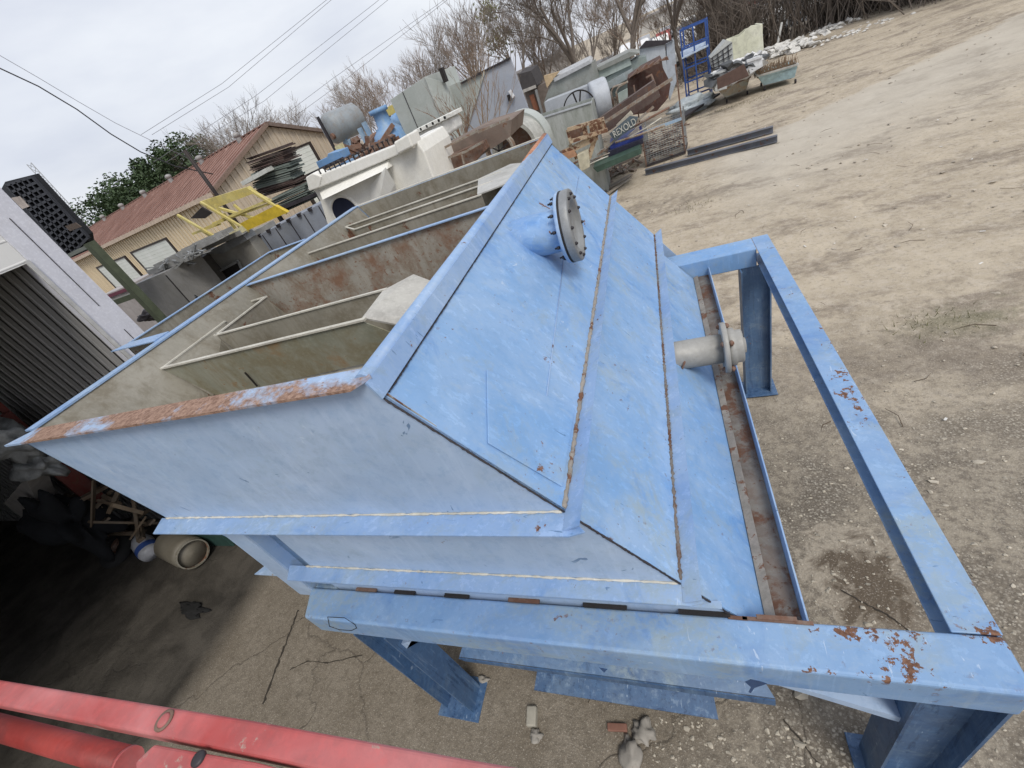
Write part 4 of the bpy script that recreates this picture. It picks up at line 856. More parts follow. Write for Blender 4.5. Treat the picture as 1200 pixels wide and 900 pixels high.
A = onY(372, 137, 18.8); MB().bar(A, Vector((A.x, 18.8, GZ)), .10, .10).build('standpipe', bolt_m, tk_)
MB().tube([ce+Vector((.1, -.25, -rT*.45)), ce+Vector((.2, -.05, -rT*.45))], .12, 12).build('port', rusty, tk_)
# blue hopper top, yellow box
m2 = thing('blue_cyclone', 'pale blue cyclone hood standing between the grey tank and the tall grey bin', 'machine', (onY(463, 165, 16).x, 16, GZ))
MB().lathe(onY(463, 172, 16), (0, 0, 1), [(.6, -1.5), (.62, .1), (.55, .5), (.28, .72), (.25, 1.1), (.34, 1.12), (.34, 1.25), (0, 1.25)], 24).build('hood', bluek, m2)
MB().bar(onY(445, 156, 15.9), onY(455, 152, 15.9), .4, .25).build('inlet_duct', bluet, m2)
m3 = thing('yellow_control_box', 'faded yellow box on a post behind the pale blue cyclone', 'box', (onY(450, 140, 19).x, 19, GZ))
MB().prism([onY(x, y, 19) for x, y in ((443, 130), (459, 123), (463, 133), (447, 140))], (0, .5, 0)).build('casing', yel, m3, bevel=.01)
MB().bar(onY(453, 136, 19.2), Vector((onY(453, 136, 19.2).x, 19.2, GZ)), .22, .22).build('post', rusty, m3)
m3b = thing('blue_motor', 'small deep blue motor mounted under the yellow box', 'motor', onY(461, 140, 18.6))
MB().lathe(onY(459, 137, 18.6), (.4, 0, -1), [(0, 0), (.26, .02), (.28, .1), (.28, .5), (0, .52)], 16).build('housing', bluek, m3b)
MB().lathe(onY(459, 137, 18.6)+Vector((.2, 0, -.5)), (.4, 0, -1), [(.3, 0), (.32, .1), (0, .12)], 16).build('end_cap', bluet, m3b)
# dark scrap in the gap
ds = MB(); random.seed(21)
for i in range(60):
    x = random.uniform(405, 470); y = 178-(x-405)*.35+random.uniform(-4, 22); P_ = onY(x, y, random.uniform(15, 17)); d = Vector((random.uniform(-1, 1), random.uniform(-1, 1), random.uniform(-.6, .6)))*random.uniform(.15, .6)
    ds.bar(P_-d, P_+d, random.uniform(.05, .35), random.uniform(.04, .2))
tag(ds.build('machine_scrap', rusty, origin=(-9, 16, 0)), 'dark rusty machine scrap heaped behind the white housing', 'scrap heap', kind='stuff')
# tall grey bin
gpan = worn('pale_grey_green_sheet', (.36, .39, .37), (.42, .45, .43), rust=.82, rough=.45, grime=.3, grime_c=(.3, .31, .28))
tb = thing('tall_grey_bin', 'tall pale grey green sheet metal bin with a narrow side face', 'bin', (onY(480, 150, 16).x, 16, GZ))
a, c = onY(457, 117, 16), onY(498, 90, 16); lowl = onY(478, 163, 16)
MB().prism([(a.x, 16, GZ), (c.x, 16, GZ), (c.x, 16, c.z), (a.x, 16, a.z)], (0.5, 1.7, 0)).build('body', gpan, tb, bevel=.01)
MB().prism([(c.x, 15.95, GZ), (c.x+.35, 16.6, GZ), (c.x+.35, 16.6, c.z-.35), (c.x, 15.95, c.z)], (0, .05, 0)).build('side_flange', gpan, tb)
MB().box(a.x+.55, a.x+.57, 15.975, 15.99, GZ, a.z+.05).build('seam', bolt_m, tb)
MB().box(c.x+.38, c.x+.50, 16.4, 16.6, c.z-.35, c.z+.05).build('black_hook', black, tb)
# big grey-blue folded panel
gblu = worn('blue_grey_sheet', (.32, .35, .41), (.37, .40, .46), rust=.83, rough=.4, grime=.25, grime_c=(.32, .29, .26))
fp = thing('blue_grey_hopper', 'large smooth blue grey hopper side with a slanting fold and a small bracket', 'hopper', (onY(590, 140, 17).x, 17, GZ))
Ax = [(568, 83), (598, 68), (623, 139), (648, 240), (560, 260), (545, 150)]
MB().prism([onY(x, y, 17) for x, y in Ax], (0, .12, 0)).build('main_face', gblu, fp, bevel=.01)
MB().prism([onY(x, y, 17.02) for x, y in ((510, 108), (568, 83), (545, 150), (560, 260), (530, 240))], (-.6, 1.3, 0)).build('folded_face', gpan, fp)
for p_, q_ in (((568, 83), (598, 68)), ((540, 98), (568, 83)), ((568, 83), (548, 148))): MB().bar(onY(*p_, 16.97), onY(*q_, 16.97), .05, .06).build('edge_trim', bolt_m if p_ != (568, 83) or q_[0] == 598 else gpan, fp)
MB().bar(onY(597, 106, 16.9), onY(602, 114, 16.9), .08, .12).build('bracket', plain('white_bracket', (.65, .66, .68)), fp)
MB().box(onY(598, 110, 16.9).x-.12, onY(598, 110, 16.9).x-.06, 16.85, 16.98, onY(598, 113, 16.9).z-.12, onY(598, 110, 16.9).z).build('bracket_slot', black, fp)
# white bolted duct
wd = thing('white_duct', 'white lumpy bolted duct section lying between the white housing and the rusty hopper', 'duct', onY(512, 155, 12))
MB().prism([onY(x, y, 12) for x, y in ((489, 157), (497, 152), (526, 137), (531, 140), (535, 152), (528, 157), (501, 170), (494, 167))], (0, .6, 0)).build('duct_body', plain('white_duct_paint', (.66, .66, .63), .5), wd, bevel=.05)
fl = MB()
for k in range(6): p_ = onY(491+k*7, 154-k*3.4, 11.95); fl.box(p_.x-.13, p_.x+.13, 11.9, 12.7, p_.z-.02, p_.z+.07)
fl.box(onY(515, 158, 11.9).x, onY(515, 158, 11.9).x+.1, 11.9, 12, onY(515, 160, 11.9).z, onY(515, 150, 11.9).z)
fl.build('duct_ribs', plain('white_rib_paint', (.70, .70, .66), .5), wd, bevel=.01)
MB().tube([onY(492, 163, 11.9), onY(497, 172, 11.9), onY(506, 173, 11.9), onY(530, 161, 11.9)], .05, 8).build('grey_pipe', bare_steel, wd)
# rusty long hopper and ring
rh = thing('rusty_conveyor_hopper', 'long brown rusty conveyor hopper with pale edges behind the tank', 'hopper', (onY(550, 180, 10.5).x, 10.5, GZ))
rr_ = worn('brown_rust_sheet', (.15, .11, .09), (.22, .17, .14), rust=.62, rough=.8)
MB().prism([onY(x, y, 10.5) for x, y in ((505, 181), (560, 152), (600, 140), (598, 160), (560, 185), (512, 200))], (0, 1.4, 0)).build('upper_pan', rr_, rh)
MB().prism([onY(x, y, 10.2) for x, y in ((510, 190), (566, 166), (570, 175), (520, 225))], (0, 1.4, 0)).build('lower_pan', rusty, rh)
for p_, q_ in (((505, 181), (560, 153)), ((509, 190), (545, 178)), ((545, 178), (566, 166)), ((560, 155), (598, 138)), ((514, 192), (520, 206)), ((541, 180), (544, 192))): MB().bar(onY(*p_, 10.1), onY(*q_, 10.1), .035, .045).build('edge_bar', galv_rust, rh)
dr = thing('fan_drum', 'open round drum with a pale rim and dark red rusty inside behind the tank corner', 'drum', (onY(600, 165, 13).x, 13, GZ))
cd = onY(603, 176, 13); rD = (onY(603, 141, 13)-cd).length
MB().ring(cd+Vector((.0, .0, 0)), (0.25, 1, 0), rD*.86, rD, .7, 48).build('rim_band', plain('pale_rim_paint', (.38, .38, .35)), dr)
MB().ring(cd+Vector((.1, .6, 0)), (0.25, 1, 0), rD, rD*1.12, .4, 48).build('outer_band', gpan, dr)
MB().lathe(cd+Vector((0, .5, 0)), (0.25, 1, 0), [(0, 0), (rD*.9, 0)], 40).build('rusty_inside', rusty, dr)
c2 = onY(585, 177, 12.6); r2 = (onY(585, 157, 12.6)-c2).length
MB().ring(c2, (0.1, 1, 0), r2*.88, r2, .25, 40).build('inner_ring', galv_rust, dr)
for a_ in (20, 80, 140): MB().bar(c2+Vector((math.cos(R(a_)), 0, math.sin(R(a_))))*r2*.9, c2-Vector((math.cos(R(a_)), 0, math.sin(R(a_))))*r2*.9, .03, .03).build('spoke', bolt_m, dr)
# brown brush / bush twigs in front of hopper
twig_m = plain('pale_twig_bark', (.26, .19, .13), .9)
def twigs(name, base, h, n, spread, seed, label, cat, mat=twig_m, r0=.02, lean=(0, 0)):
    random.seed(seed); mb = MB()
    def br(p, d, L, r, dep):
        q = p+d*L; m_ = (p+q)/2+Vector((random.uniform(-1, 1), random.uniform(-1, 1), 0))*L*.05
        mb.tube([p, m_, q], [r, r*.8, r*.6], 4, False)
        if dep:
            for k in range(3):
                s = random.uniform(.35, .95); nd_ = (d+Vector((random.uniform(-1, 1), random.uniform(-1, 1), random.uniform(-.2, .7)))*.55).normalized()
                br(p.lerp(q, s), nd_, L*random.uniform(.4, .65), r*.5, dep-1)
    for i in range(n):
        d = Vector((random.gauss(lean[0], spread), random.gauss(lean[1], spread), 1)).normalized(); br(Vector(base), d, h*random.uniform(.5, .8), r0*random.uniform(.6, 1), 3)
    return tag(mb.build(name, mat, origin=base), label, cat)
b0 = onY(566, 155, 14); twigs('bare_shrub', (b0.x, 14, b0.z-.5), 2.6, 8, .5, 4, 'thin bare branching shrub in front of the blue grey hopper', 'shrub')
b0 = onY(536, 152, 15); twigs('bare_shrub', (b0.x, 15, b0.z-.6), 1.7, 10, .5, 7, 'low brownish bare shrub beside the white duct', 'shrub', plain('brown_twigs', (.22, .13, .08)))
# dark roof shed behind
sh = thing('small_shed', 'small weathered shed with a dark roof between the hoppers', 'shed', (onY(630, 115, 24).x, 24, GZ))
MB().prism([onY(x, y, 24) for x, y in ((607, 87), (622, 83), (630, 100), (612, 106))], (0, 2, .1)).build('roof', plain('dark_shed_roof', (.055, .05, .05)), sh)
a, c = onY(614, 106, 24.2), onY(640, 96, 24.2)
MB().box(a.x, c.x, 24.2, 26, GZ, a.z-.05).build('wall', plain('shed_wall', (.16, .13, .11)), sh)
MB().prism([onY(x, y, 24.1) for x, y in ((620, 112), (625, 110), (632, 128), (626, 130))], (0, .05, 0)).build('door', plain('orange_brown_door', (.22, .09, .05)), sh)
MB().bar(onY(613, 107, 24), onY(628, 101, 24), .12, .12).build('eave', plain('pale_eave', (.42, .40, .37)), sh)
MB().bar(onY(628, 105, 24), Vector((onY(628, 105, 24).x, 24, GZ)), .1, .1).build('post', bare_steel, sh)
# metal hood
steelg = worn('dull_steel_sheet', (.26, .28, .26), (.32, .33, .31), rust=.75, rough=.4, metal=.2, grime=.4)
hd = thing('steel_hood', 'dull grey green sheet steel hood with a folded edge left of the teal ducts', 'hood', (onY(665, 110, 21).x, 21, GZ))
MB().prism([onY(x, y, 21) for x, y in ((646, 95), (686, 78), (693, 74), (698, 92), (700, 106), (640, 132), (637, 121))], (0, 2.2, 0)).build('body', steelg, hd, bevel=.01)
MB().prism([onY(x, y, 20.9) for x, y in ((648, 92), (690, 71), (693, 74), (650, 96))], (0, 1.2, .1)).build('top_fold', plain('light_fold', (.42, .43, .44)), hd)
MB().prism([onY(x, y, 20.9) for x, y in ((637, 89), (655, 84), (641, 103))], (0, .3, 0)).build('plywood_piece', plain('plywood', (.48, .36, .22)), hd)
MB().bar(onY(640, 118, 20.95), onY(700, 95, 20.95), .04, .05).build('fold_line', bolt_m, hd)
# fan housing and hoop
fh = thing('fan_housing', 'pale grey round fan housing behind the black hoop', 'fan housing', (onY(700, 120, 20).x, 20, GZ))
cF = onY(694, 121, 20); rF = (onY(694, 96, 20)-cF).length
fgrey = worn('pale_fan_paint', (.40, .43, .47), (.45, .48, .52), rust=.9, grime=.2)
MB().lathe(cF, (1, .25, 0), [(0, 0), (rF*.3, -.03), (rF, 0), (rF*1.02, .1), (rF*1.02, .55), (rF*.98, .62), (0, .62)], 40).build('drum_body', fgrey, fh)
MB().prism([onY(x, y, 20) for x, y in ((638, 120), (690, 100), (694, 150), (645, 158))], (0, .9, 0)).build('flat_duct', fgrey, fh)
hp = thing('black_hoop', 'black steel wheel hoop standing behind the pale steel tub', 'hoop', onY(680, 127, 18.5))
cH = onY(679, 128, 18.5); rH = (onY(679, 105, 18.5)-cH).length
MB().ring(cH, (0, 1, 0), rH*.93, rH, .08, 48).build('rim', black, hp)
for a_ in (72, 100): MB().bar(cH, cH+Vector((math.cos(R(a_)), 0, math.sin(R(a_))))*rH*.95, .05, .05).build('spoke', black, hp)
MB().lathe(cH+Vector((.3, 0, -.55)), (0, 1, 0), [(0, 0), (.14, 0), (.14, .2), (0, .2)], 14).build('bearing', bolt_m, hp)
# open steel tub with green grey face
st = thing('steel_tub', 'large open tub of stained pale steel behind the tank corner', 'tub', (onY(670, 160, 16).x, 16, GZ))
stm = worn('stained_tub_sheet', (.30, .32, .30), (.40, .42, .41), rust=.84, grime=.6, grime_c=(.2, .22, .19), rough=.45, stretch=(2, 1, .5))
a, c = onY(628, 141, 16), onY(692, 121, 16)
MB().prism([(a.x, 16, GZ), (c.x, 16, GZ), (c.x, 16, c.z), (a.x, 16, a.z)], (0, .03, 0)).build('front_face', stm, st)
MB().prism([(a.x, 17.3, GZ), (c.x, 17.3, GZ), (c.x, 17.3, c.z), (a.x, 17.3, a.z)], (0, .03, 0)).build('back_face', stm, st)
for X_ in (a, c): MB().box(X_.x-.03, X_.x, 16.031, 17.29, GZ, X_.z).build('end_face', stm, st)
MB().box(a.x, c.x, 16.04, 17.28, .2, .23).build('tub_bottom', stm, st)
MB().bar((a.x-.05, 16, a.z+.02), (c.x+.05, 16, c.z+.02), .06, .04).build('rim', fgrey, st)
# teal ducts
tealg = worn('pale_teal_sheet', (.33, .40, .38), (.40, .46, .44), rust=.85, grime=.35, grime_c=(.2, .23, .2))
td = thing('teal_duct', 'pale teal steel duct section with a light green top panel', 'duct', (onY(725, 100, 23).x, 23, GZ))
MB().prism([onY(x, y, 23) for x, y in ((700, 98), (746, 68), (757, 66), (762, 95), (700, 122))], (0, 1.5, 0)).build('main_panel', worn('grey_teal_sheet', (.22, .27, .265), (.28, .33, .32), rust=.82), td)
MB().prism([onY(x, y, 22.9) for x, y in ((700, 81), (736, 62), (740, 76), (703, 93))], (0, .5, 0)).build('light_panel', tealg, td)
MB().prism([onY(x, y, 22.8) for x, y in ((699, 80), (737, 61), (750, 62), (740, 66), (703, 83))], (0, 1.4, .05)).build('top_edge', steelg, td)
MB().bar(onY(708, 103, 22.8), onY(742, 84, 22.8), .3, .25).build('cross_duct', worn('blue_grey_duct', (.28, .34, .36), (.33, .38, .4), rust=.85), td)
MB().prism([onY(x, y, 22.5) for x, y in ((724, 110), (735, 104), (739, 125), (726, 130))], (0, .3, 0)).build('pale_plate', tealg, td)
# silver bin
sv = thing('silver_bin', 'light blue grey square steel bin with an open top right of the teal duct', 'bin', (onY(772, 80, 24).x, 24, GZ))
svm = worn('silver_blue_sheet', (.40, .44, .49), (.46, .50, .55), rust=.88, grime=.2, rough=.4)
MB().prism([onY(x, y, 24) for x, y in ((749, 57), (779, 52), (783, 92), (770, 104), (754, 98))], (0, 1.6, 0)).build('front_face', svm, sv, bevel=.01)
MB().prism([onY(x, y, 24) for x, y in ((781, 52), (790, 47), (794, 92), (785, 118), (782, 92))], (0, .9, 0)).build('side_face', worn('silver_shade_sheet', (.36, .41, .47), (.42, .46, .52), rust=.9), sv)
MB().prism([onY(x, y, 23.9) for x, y in ((749, 57), (757, 48), (789, 47), (779, 52))], (0, .3, 0)).build('open_top', bolt_m, sv)
# rusty machine: crusher-like body, hooped rail, conveyor with lettering
rmn = thing('rusty_crusher', 'dark rusty crusher body with jagged plates and a bent guard rail', 'machine', (onY(765, 120, 19).x, 19, GZ))
MB().prism([onY(x, y, 19) for x, y in ((735, 92), (752, 80), (775, 68), (777, 80), (786, 98), (783, 115), (770, 130), (741, 135), (736, 118))], (0, 1.3, 0)).build('body', worn('dark_red_rust', (.06, .03, .024), (.10, .05, .04), rust=.6, rough=.85), rmn)
for k in range(5): MB().prism([onY(x, y, 18.7-.1*k) for x, y in ((737+k*9, 92-k*5), (750+k*8, 78-k*3), (752+k*8, 82-k*3))], (0, .3, 0)).build('jagged_plate', rusty, rmn)
for X0 in (0, 6): MB().tube([onY(719+X0, 125, 18.5), onY(716+X0, 108, 18.5), onY(719+X0, 102, 18.5), onY(736, 96-X0*.1, 18.5)], .035, 8).build('guard_rail', galv_rust, rmn)
MB().tube([onY(757, 92, 18.4), onY(763, 88, 18.4), onY(767, 98, 18.4), onY(762, 110, 18.4)], .05, 8).build('bent_pipe', rusty, rmn)
cvb = thing('conveyor_boom', 'rusty conveyor boom with a blue grey side plate carrying pale lettering', 'conveyor', (onY(740, 140, 17).x, 17, 0))
MB().bar(onY(707, 146, 17), onY(770, 103, 17), .35, .50).build('trough', worn('brown_boom_steel', (.07, .045, .04), (.11, .07, .06), rust=.6), cvb)
MB().bar(onY(695, 152, 16.3), onY(788, 92, 16.3), .05, .09).build('side_rail', galv_rust, cvb)
MB().bar(onY(700, 182, 16), onY(766, 125, 16), .04, .07).build('lower_rail', galv_rust, cvb)
pl_ = [onY(x, y, 15.9) for x, y in ((714, 157), (738, 136), (748, 137), (744, 148), (720, 165))]
plt = MB().prism(pl_, (0, .06, 0)).build('name_plate', worn('blue_grey_plate', (.07, .10, .125), (.10, .135, .16), rust=.62), cvb)
fc = bpy.data.curves.new('lettering', 'FONT'); fc.body = 'REXOLD'; fc.size = .30; fc.extrude = .004; fc.align_x = 'CENTER'; fc.align_y = 'CENTER'
fo = bpy.data.objects.new('tmp_text', fc); C.objects.link(fo); bpy.context.view_layer.update()
me = bpy.data.meshes.new_from_object(fo.evaluated_get(bpy.context.evaluated_depsgraph_get())); bpy.data.objects.remove(fo)
Lq = onY(718, 159, 15.88); Rq = onY(746, 141, 15.88); ex = (Rq-Lq); ez = Vector((-ex.z, 0, ex.x)).normalized(); ctr = (Lq+Rq)/2+Vector((0, -.012, 0)); wd_ = max(v.co.x for v in me.vertices)-min(v.co.x for v in me.vertices)
kx = ex.length*.92/wd_
for v_ in me.vertices:
    p_ = ctr+ex.normalized()*v_.co.x*kx+ez*v_.co.y*.95+Vector((0, -1, 0))*v_.co.z; v_.co = p_-Vector(roots[cvb.name])
me.materials.append(plain('pale_letter_paint', (.55, .55, .50))); me.name = 'lettering'
lo = bpy.data.objects.new('lettering', me); C.objects.link(lo); lo.parent = plt
# yellow & rust machine in front
ym_ = thing('orange_rusted_frame', 'orange and cream flaking rusty machine frame leaning by the steel tub', 'machine', (onY(680, 165, 14.5).x, 14.5, GZ))
flk = worn('flaking_cream_orange', (.50, .42, .30), (.40, .27, .17), rust=.50, rscale=5, rust_c=(.11, .05, .03), rough=.8)
for ii_, (p_, q_, w_) in enumerate((((665, 152), (708, 139), .09), ((668, 166), (712, 152), .10), ((665, 152), (669, 168), .08), ((684, 146), (688, 163), .12), ((706, 139), (710, 153), .07), ((655, 182), (700, 160), .16), ((668, 169), (676, 186), .09), ((700, 153), (690, 185), .14))): MB().bar(onY(*p_, 14.3+.031*ii_), onY(*q_, 14.3+.031*ii_), w_, w_).build('frame_bar', flk, ym_)
MB().prism([onY(x, y, 14.6) for x, y in ((667, 153), (683, 148), (686, 162), (669, 166))], (0, .2, 0)).build('rusty_panel', rusty, ym_)
MB().prism([onY(x, y, 14.6) for x, y in ((690, 147), (704, 142), (708, 152), (692, 158))], (0, .2, 0)).build('rusty_panel', flk, ym_)
MB().prism([onY(x, y, 14.2) for x, y in ((676, 182), (689, 176), (691, 196), (680, 202))], (0, .3, 0)).build('cream_box', plain('dirty_cream', (.50, .47, .36)), ym_, bevel=.02)
MB().prism([onY(x, y, 14.3) for x, y in ((655, 182), (672, 176), (676, 183), (662, 187))], (0, .2, 0)).build('orange_plate', plain('salmon_rust', (.42, .24, .15)), ym_)
# pallets of blue & green sheets
for i, (pts, Yp, mt, lab) in enumerate(((((714, 170), (752, 155), (754, 161), (716, 176)), 16, plain('deep_blue_sheet', (.03, .05, .22), .3), 'deep blue painted sheet lying under the conveyor boom'), (((712, 178), (753, 163), (754, 168), (714, 184)), 15.8, plain('blue_black_sheet', (.03, .03, .05), .4), 'black sheet in the pile under the deep blue one'), (((695, 197), (750, 174), (752, 180), (700, 202)), 15.2, plain('green_channel', (.05, .09, .07), .5), 'dark green steel channel lowest in the sheet pile'), (((730, 165), (748, 148), (751, 158), (738, 166)), 16.2, plain('beige_board', (.50, .45, .38)), 'beige board leaning under the conveyor boom'), (((722, 147), (739, 130), (742, 134), (725, 150)), 16.6, plain('cream_board', (.60, .56, .46)), 'narrow cream board lying on the conveyor boom'))):
    o_ = [onY(x, y, Yp) for x, y in pts]; tag(MB().prism(o_, (0, 1.1 if i in (0, 1, 2) else .1, 0)).build(('steel_sheet', 'steel_sheet', 'steel_channel', 'board', 'board')[i], mt, origin=o_[3]), lab, ('metal sheet', 'metal sheet', 'metal channel', 'board', 'board')[i])
tag(MB().tube([onY(733, 60, 16.5), onY(757, 60, 16.5)], .01).build('x', black), 'x', 'x') if False else None
# wire basket cage with tall corner posts
cg = thing('wire_stillage', 'grey wire mesh stillage with tall rusty corner posts standing on the dirt', 'wire cage', (onG(780, 195).x, 16.5, GZ))
BL, BR = onZ(758, 196, GZ), onZ(803, 180, GZ); BL = Vector((BL.x, BL.y, GZ)); BR = Vector((BR.x, BR.y, GZ))
dr_ = Vector((0.15, 1.1, 0)); zt2 = onY(753, 140, BL.y).z
wire = MB(); 
def wirewall(P_, Q_, zt, nh, nv):
    for k in range(nh+1): z = GZ+.1+(zt-GZ-.1)*k/nh; wire.bar((P_.x, P_.y, z), (Q_.x, Q_.y, z), .014, .014)
    for k in range(nv+1): p2_ = P_.lerp(Q_, k/nv); wire.bar((p2_.x, p2_.y, GZ), (p2_.x, p2_.y, zt), .012, .012)
zc = GZ+1.15
for P_, Q_ in ((BL, BR), (BL+dr_, BR+dr_), (BL, BL+dr_), (BR, BR+dr_)): wirewall(P_, Q_, zc, 16, 14)
wire.build('wire_mesh', bare_steel, cg)
for P_, ht in ((BL, 2.6), (BR, 2.7), (BL+dr_, 1.3), (BR+dr_, 1.3)): MB().bar(P_, P_+Vector((0, 0, ht)), .045, .045).build('post', rusty if ht > 2 else bare_steel, cg)
bf = MB()
for P_, Q_ in ((BL, BR), (BL+dr_, BR+dr_), (BL, BL+dr_), (BR, BR+dr_)): bf.bar(P_+Vector((0, 0, .06)), Q_+Vector((0, 0, .06)), .06, .08); 
bf.build('base_frame', bolt_m, cg)
MB().bar(BL+Vector((0, -.02, 1.13)), BR+Vector((0, -.02, 1.13)), .04, .09).build('top_bar', bluet, cg)
fill = MB(); random.seed(9)
for i in range(70):
    u, v2, z = random.random(), random.random(), random.uniform(.15, .85); P_ = BL+(BR-BL)*u+dr_*v2+Vector((0, 0, z)); d = Vector((random.uniform(-1, 1), random.uniform(-.5, .5), random.uniform(-.2, .2)))*.25; fill.bar(P_-d, P_+d, .05, .03)
tag(fill.build('bar_scrap', rusty, origin=(BL+BR)/2), 'rusty short bars filling the wire stillage', 'scrap', kind='stuff')
# two steel beams
ib = worn('blue_grey_beam_steel', (.085, .095, .12), (.13, .14, .17), rust=.60, rough=.6)
for (p_, q_, lab) in (((806, 183), (906, 156), 'farther of two dark steel beams lying on the dirt by the stillage'), ((757, 206), (911, 167), 'nearer and longer of two dark steel beams lying on the dirt')):
    A, Bq = onG(*p_), onG(*q_); A.z = Bq.z = GZ+.03; n_ = MB(); d = (Bq-A).normalized()
    for dz in (0, .16): n_.bar(A+Vector((0, 0, dz+.01)), Bq+Vector((0, 0, dz+.01)), .17, .016)
    n_.bar(A+Vector((0, 0, .09)), Bq+Vector((0, 0, .09)), .02, .145)
    tag(n_.build('steel_beam', ib, origin=A), lab, 'steel beam')
# planks on ground near tank corner
pm = worn('weathered_planks', (.22, .19, .16), (.30, .27, .23), rust=.8, stretch=(1, 5, 1))
for i, (p_, q_, w_, lab) in enumerate((((700, 230), (740, 206), .18, 'grey weathered plank nearest the tank edge'), ((694, 222), (727, 203), .22, 'middle grey weathered plank beside the tank edge'), ((708, 234), (740, 212), .10, 'narrow brown plank beside the weathered planks'), ((690, 212), (712, 204), .3, 'short wide pale plank farthest from the stillage'))):
    A, Bq = onG(*p_), onG(*q_); A.z = Bq.z = GZ+.05+.03*i; tag(MB().bar(A, Bq, w_, .04).build('plank', pm, origin=A, bevel=.004), lab, 'plank')
# scrap litter in the pile
sc_ = MB(); random.seed(33)
for i in range(240):
    x = random.uniform(655, 752); y = 226-(x-655)*.42+random.uniform(-26, 12); P_ = onG(x, y); P_.z = GZ+random.uniform(.02, .5); d = Vector((random.uniform(-1, 1), random.uniform(-1, 1), random.uniform(-.4, .4)))*random.uniform(.06, .45)
    sc_.bar(P_-d, P_+d, random.uniform(.03, .16), random.uniform(.02, .09))
tag(sc_.build('scrap_litter', worn('mixed_scrap', (.16, .12, .10), (.30, .26, .22), rust=.55, rscale=3), origin=onG(700, 200)), 'tangled rusty offcuts heaped on the dirt behind the tank', 'scrap heap', kind='stuff')
random.seed(61)
for i in range(16):
    x0_ = 655+i*5.5; y0_ = 205-i*3.2+random.uniform(-9, 6)
    if 34 < x0_-655 < 62: continue
    A = onY(x0_, y0_, 14.6+random.uniform(0, 2.2)); Bq = onY(x0_+random.uniform(22, 60), y0_-random.uniform(12, 34), A.y+random.uniform(-.2, 1.0))
    words = ('thin', 'bent', 'short', 'long', 'pale', 'rusty', 'slim', 'dark')
    tag(MB().tube([A, A.lerp(Bq, .5)+Vector((0, 0, random.uniform(-.05, .05))), Bq], random.uniform(.018, .04), 6).build('scrap_pipe', (galv_rust, rusty, bare_steel, cream_edge)[i % 4], origin=A), 'loose scrap pipe lying slanted in the tangle below the conveyor boom', 'pipe', 'scrap pipes in the tangle below the conveyor boom')
# blue rack
rkb = plain('royal_blue_paint', (.03, .08, .27), .5)
r_ = thing('blue_steel_rack', 'tall royal blue steel rack with shelves and a pale board on it', 'rack', onG(820, 122))
FL_, FR_ = onG(806, 128), onG(833, 118); dpt = Vector((.2, 1.2, 0)); zt3 = onY(804, 32, FL_.y).z
for P_ in (FL_, FR_, FL_+dpt, FR_+dpt): MB().bar((P_.x, P_.y, GZ), (P_.x, P_.y, zt3), .06, .06).build('post', rkb, r_)
for z in (zt3-.05, 2.05, 1.3, .75, .15):
    for P_, Q_ in ((FL_, FR_), (FL_+dpt, FR_+dpt), (FL_, FL_+dpt), (FR_, FR_+dpt)): MB().bar((P_.x, P_.y, z), (Q_.x, Q_.y, z), .04, .06).build('rail', rkb, r_)
mx = (FL_+FR_)/2; MB().bar((mx.x, mx.y, GZ), (mx.x, mx.y, zt3), .06, .06).build('post', rkb, r_)
MB().prism([(FL_.x-.05, FL_.y-.1, 1.72), (FR_.x+.05, FR_.y-.1, 1.80), (FR_.x+.1, FR_.y+1.2, 1.95), (FL_.x, FL_.y+1.2, 1.87)], (0, 0, .05)).build('board', plain('pale_blue_board', (.42, .50, .60)), r_)
tag(MB().blob(onG(808, 132)+Vector((0, 0, .25)), .6, (1.3, .7, .45), 12, 3, .9).build('crumpled_tarp', plain('pale_tarp', (.42, .47, .50)), origin=onG(808, 132)), 'crumpled pale tarp at the foot of the blue rack', 'tarp')
tag(MB().bar(onG(795, 146)+Vector((0, 0, .2)), onG(838, 117)+Vector((0, 0, .2)), .5, .08).build('grey_board', bolt_m, origin=onG(795, 146)), 'dark flat board lying in front of the blue rack', 'board')
# cream tote / hopper and foam
tt_ = thing('cream_hopper', 'large cream plastic hopper with a slanted cut top behind the tubs', 'hopper', onG(870, 100))
crm = worn('cream_plastic', (.60, .60, .46), (.66, .66, .54), rust=.97, grime=.3, rough=.5)
YT = 24.5
MB().prism([onY(x, y, YT) for x, y in ((851, 46), (866, 43), (880, 30), (893, 28), (895, 56), (892, 78), (856, 70))], (0, .06, 0)).build('near_wall', crm, tt_, bevel=.01)
MB().prism([onY(x, y, YT+1.3) for x, y in ((851, 46), (866, 40), (873, 34), (890, 28), (893, 75), (856, 72))], (0, .06, 0)).build('far_wall', crm, tt_)
a, c = onY(893, 28, YT), onY(893, 78, YT); MB().box(a.x-.03, a.x+.03, YT+.06, YT+1.3, c.z, a.z).build('end_wall', crm, tt_)
MB().prism([onY(x, y, YT-.1) for x, y in ((833, 68), (851, 47), (858, 49), (860, 74), (836, 80))], (0, .9, 0)).build('caged_part', worn('dull_white_plastic', (.48, .50, .48), (.55, .56, .54), rust=.95), tt_)
cw = MB()
for k in range(4): cw.bar(onY(835+k*6, 68-k*5, YT-.14), onY(837+k*6, 82-k*2, YT-.14), .03, .03); cw.bar(onY(833, 69+k*4, YT-.14), onY(858, 50+k*7, YT-.14), .03, .03)
cw.build('cage_wire', bolt_m, tt_)
fo_ = MB(); random.seed(6)
for i in range(60):
    x = random.uniform(836, 893); y = 98-(x-836)*.42+random.uniform(-16, 8); P_ = onY(x, y, random.uniform(23.2, 24.3)); fo_.blob(P_, random.uniform(.10, .30), (1.3, 1, .7), i, 1, .8)
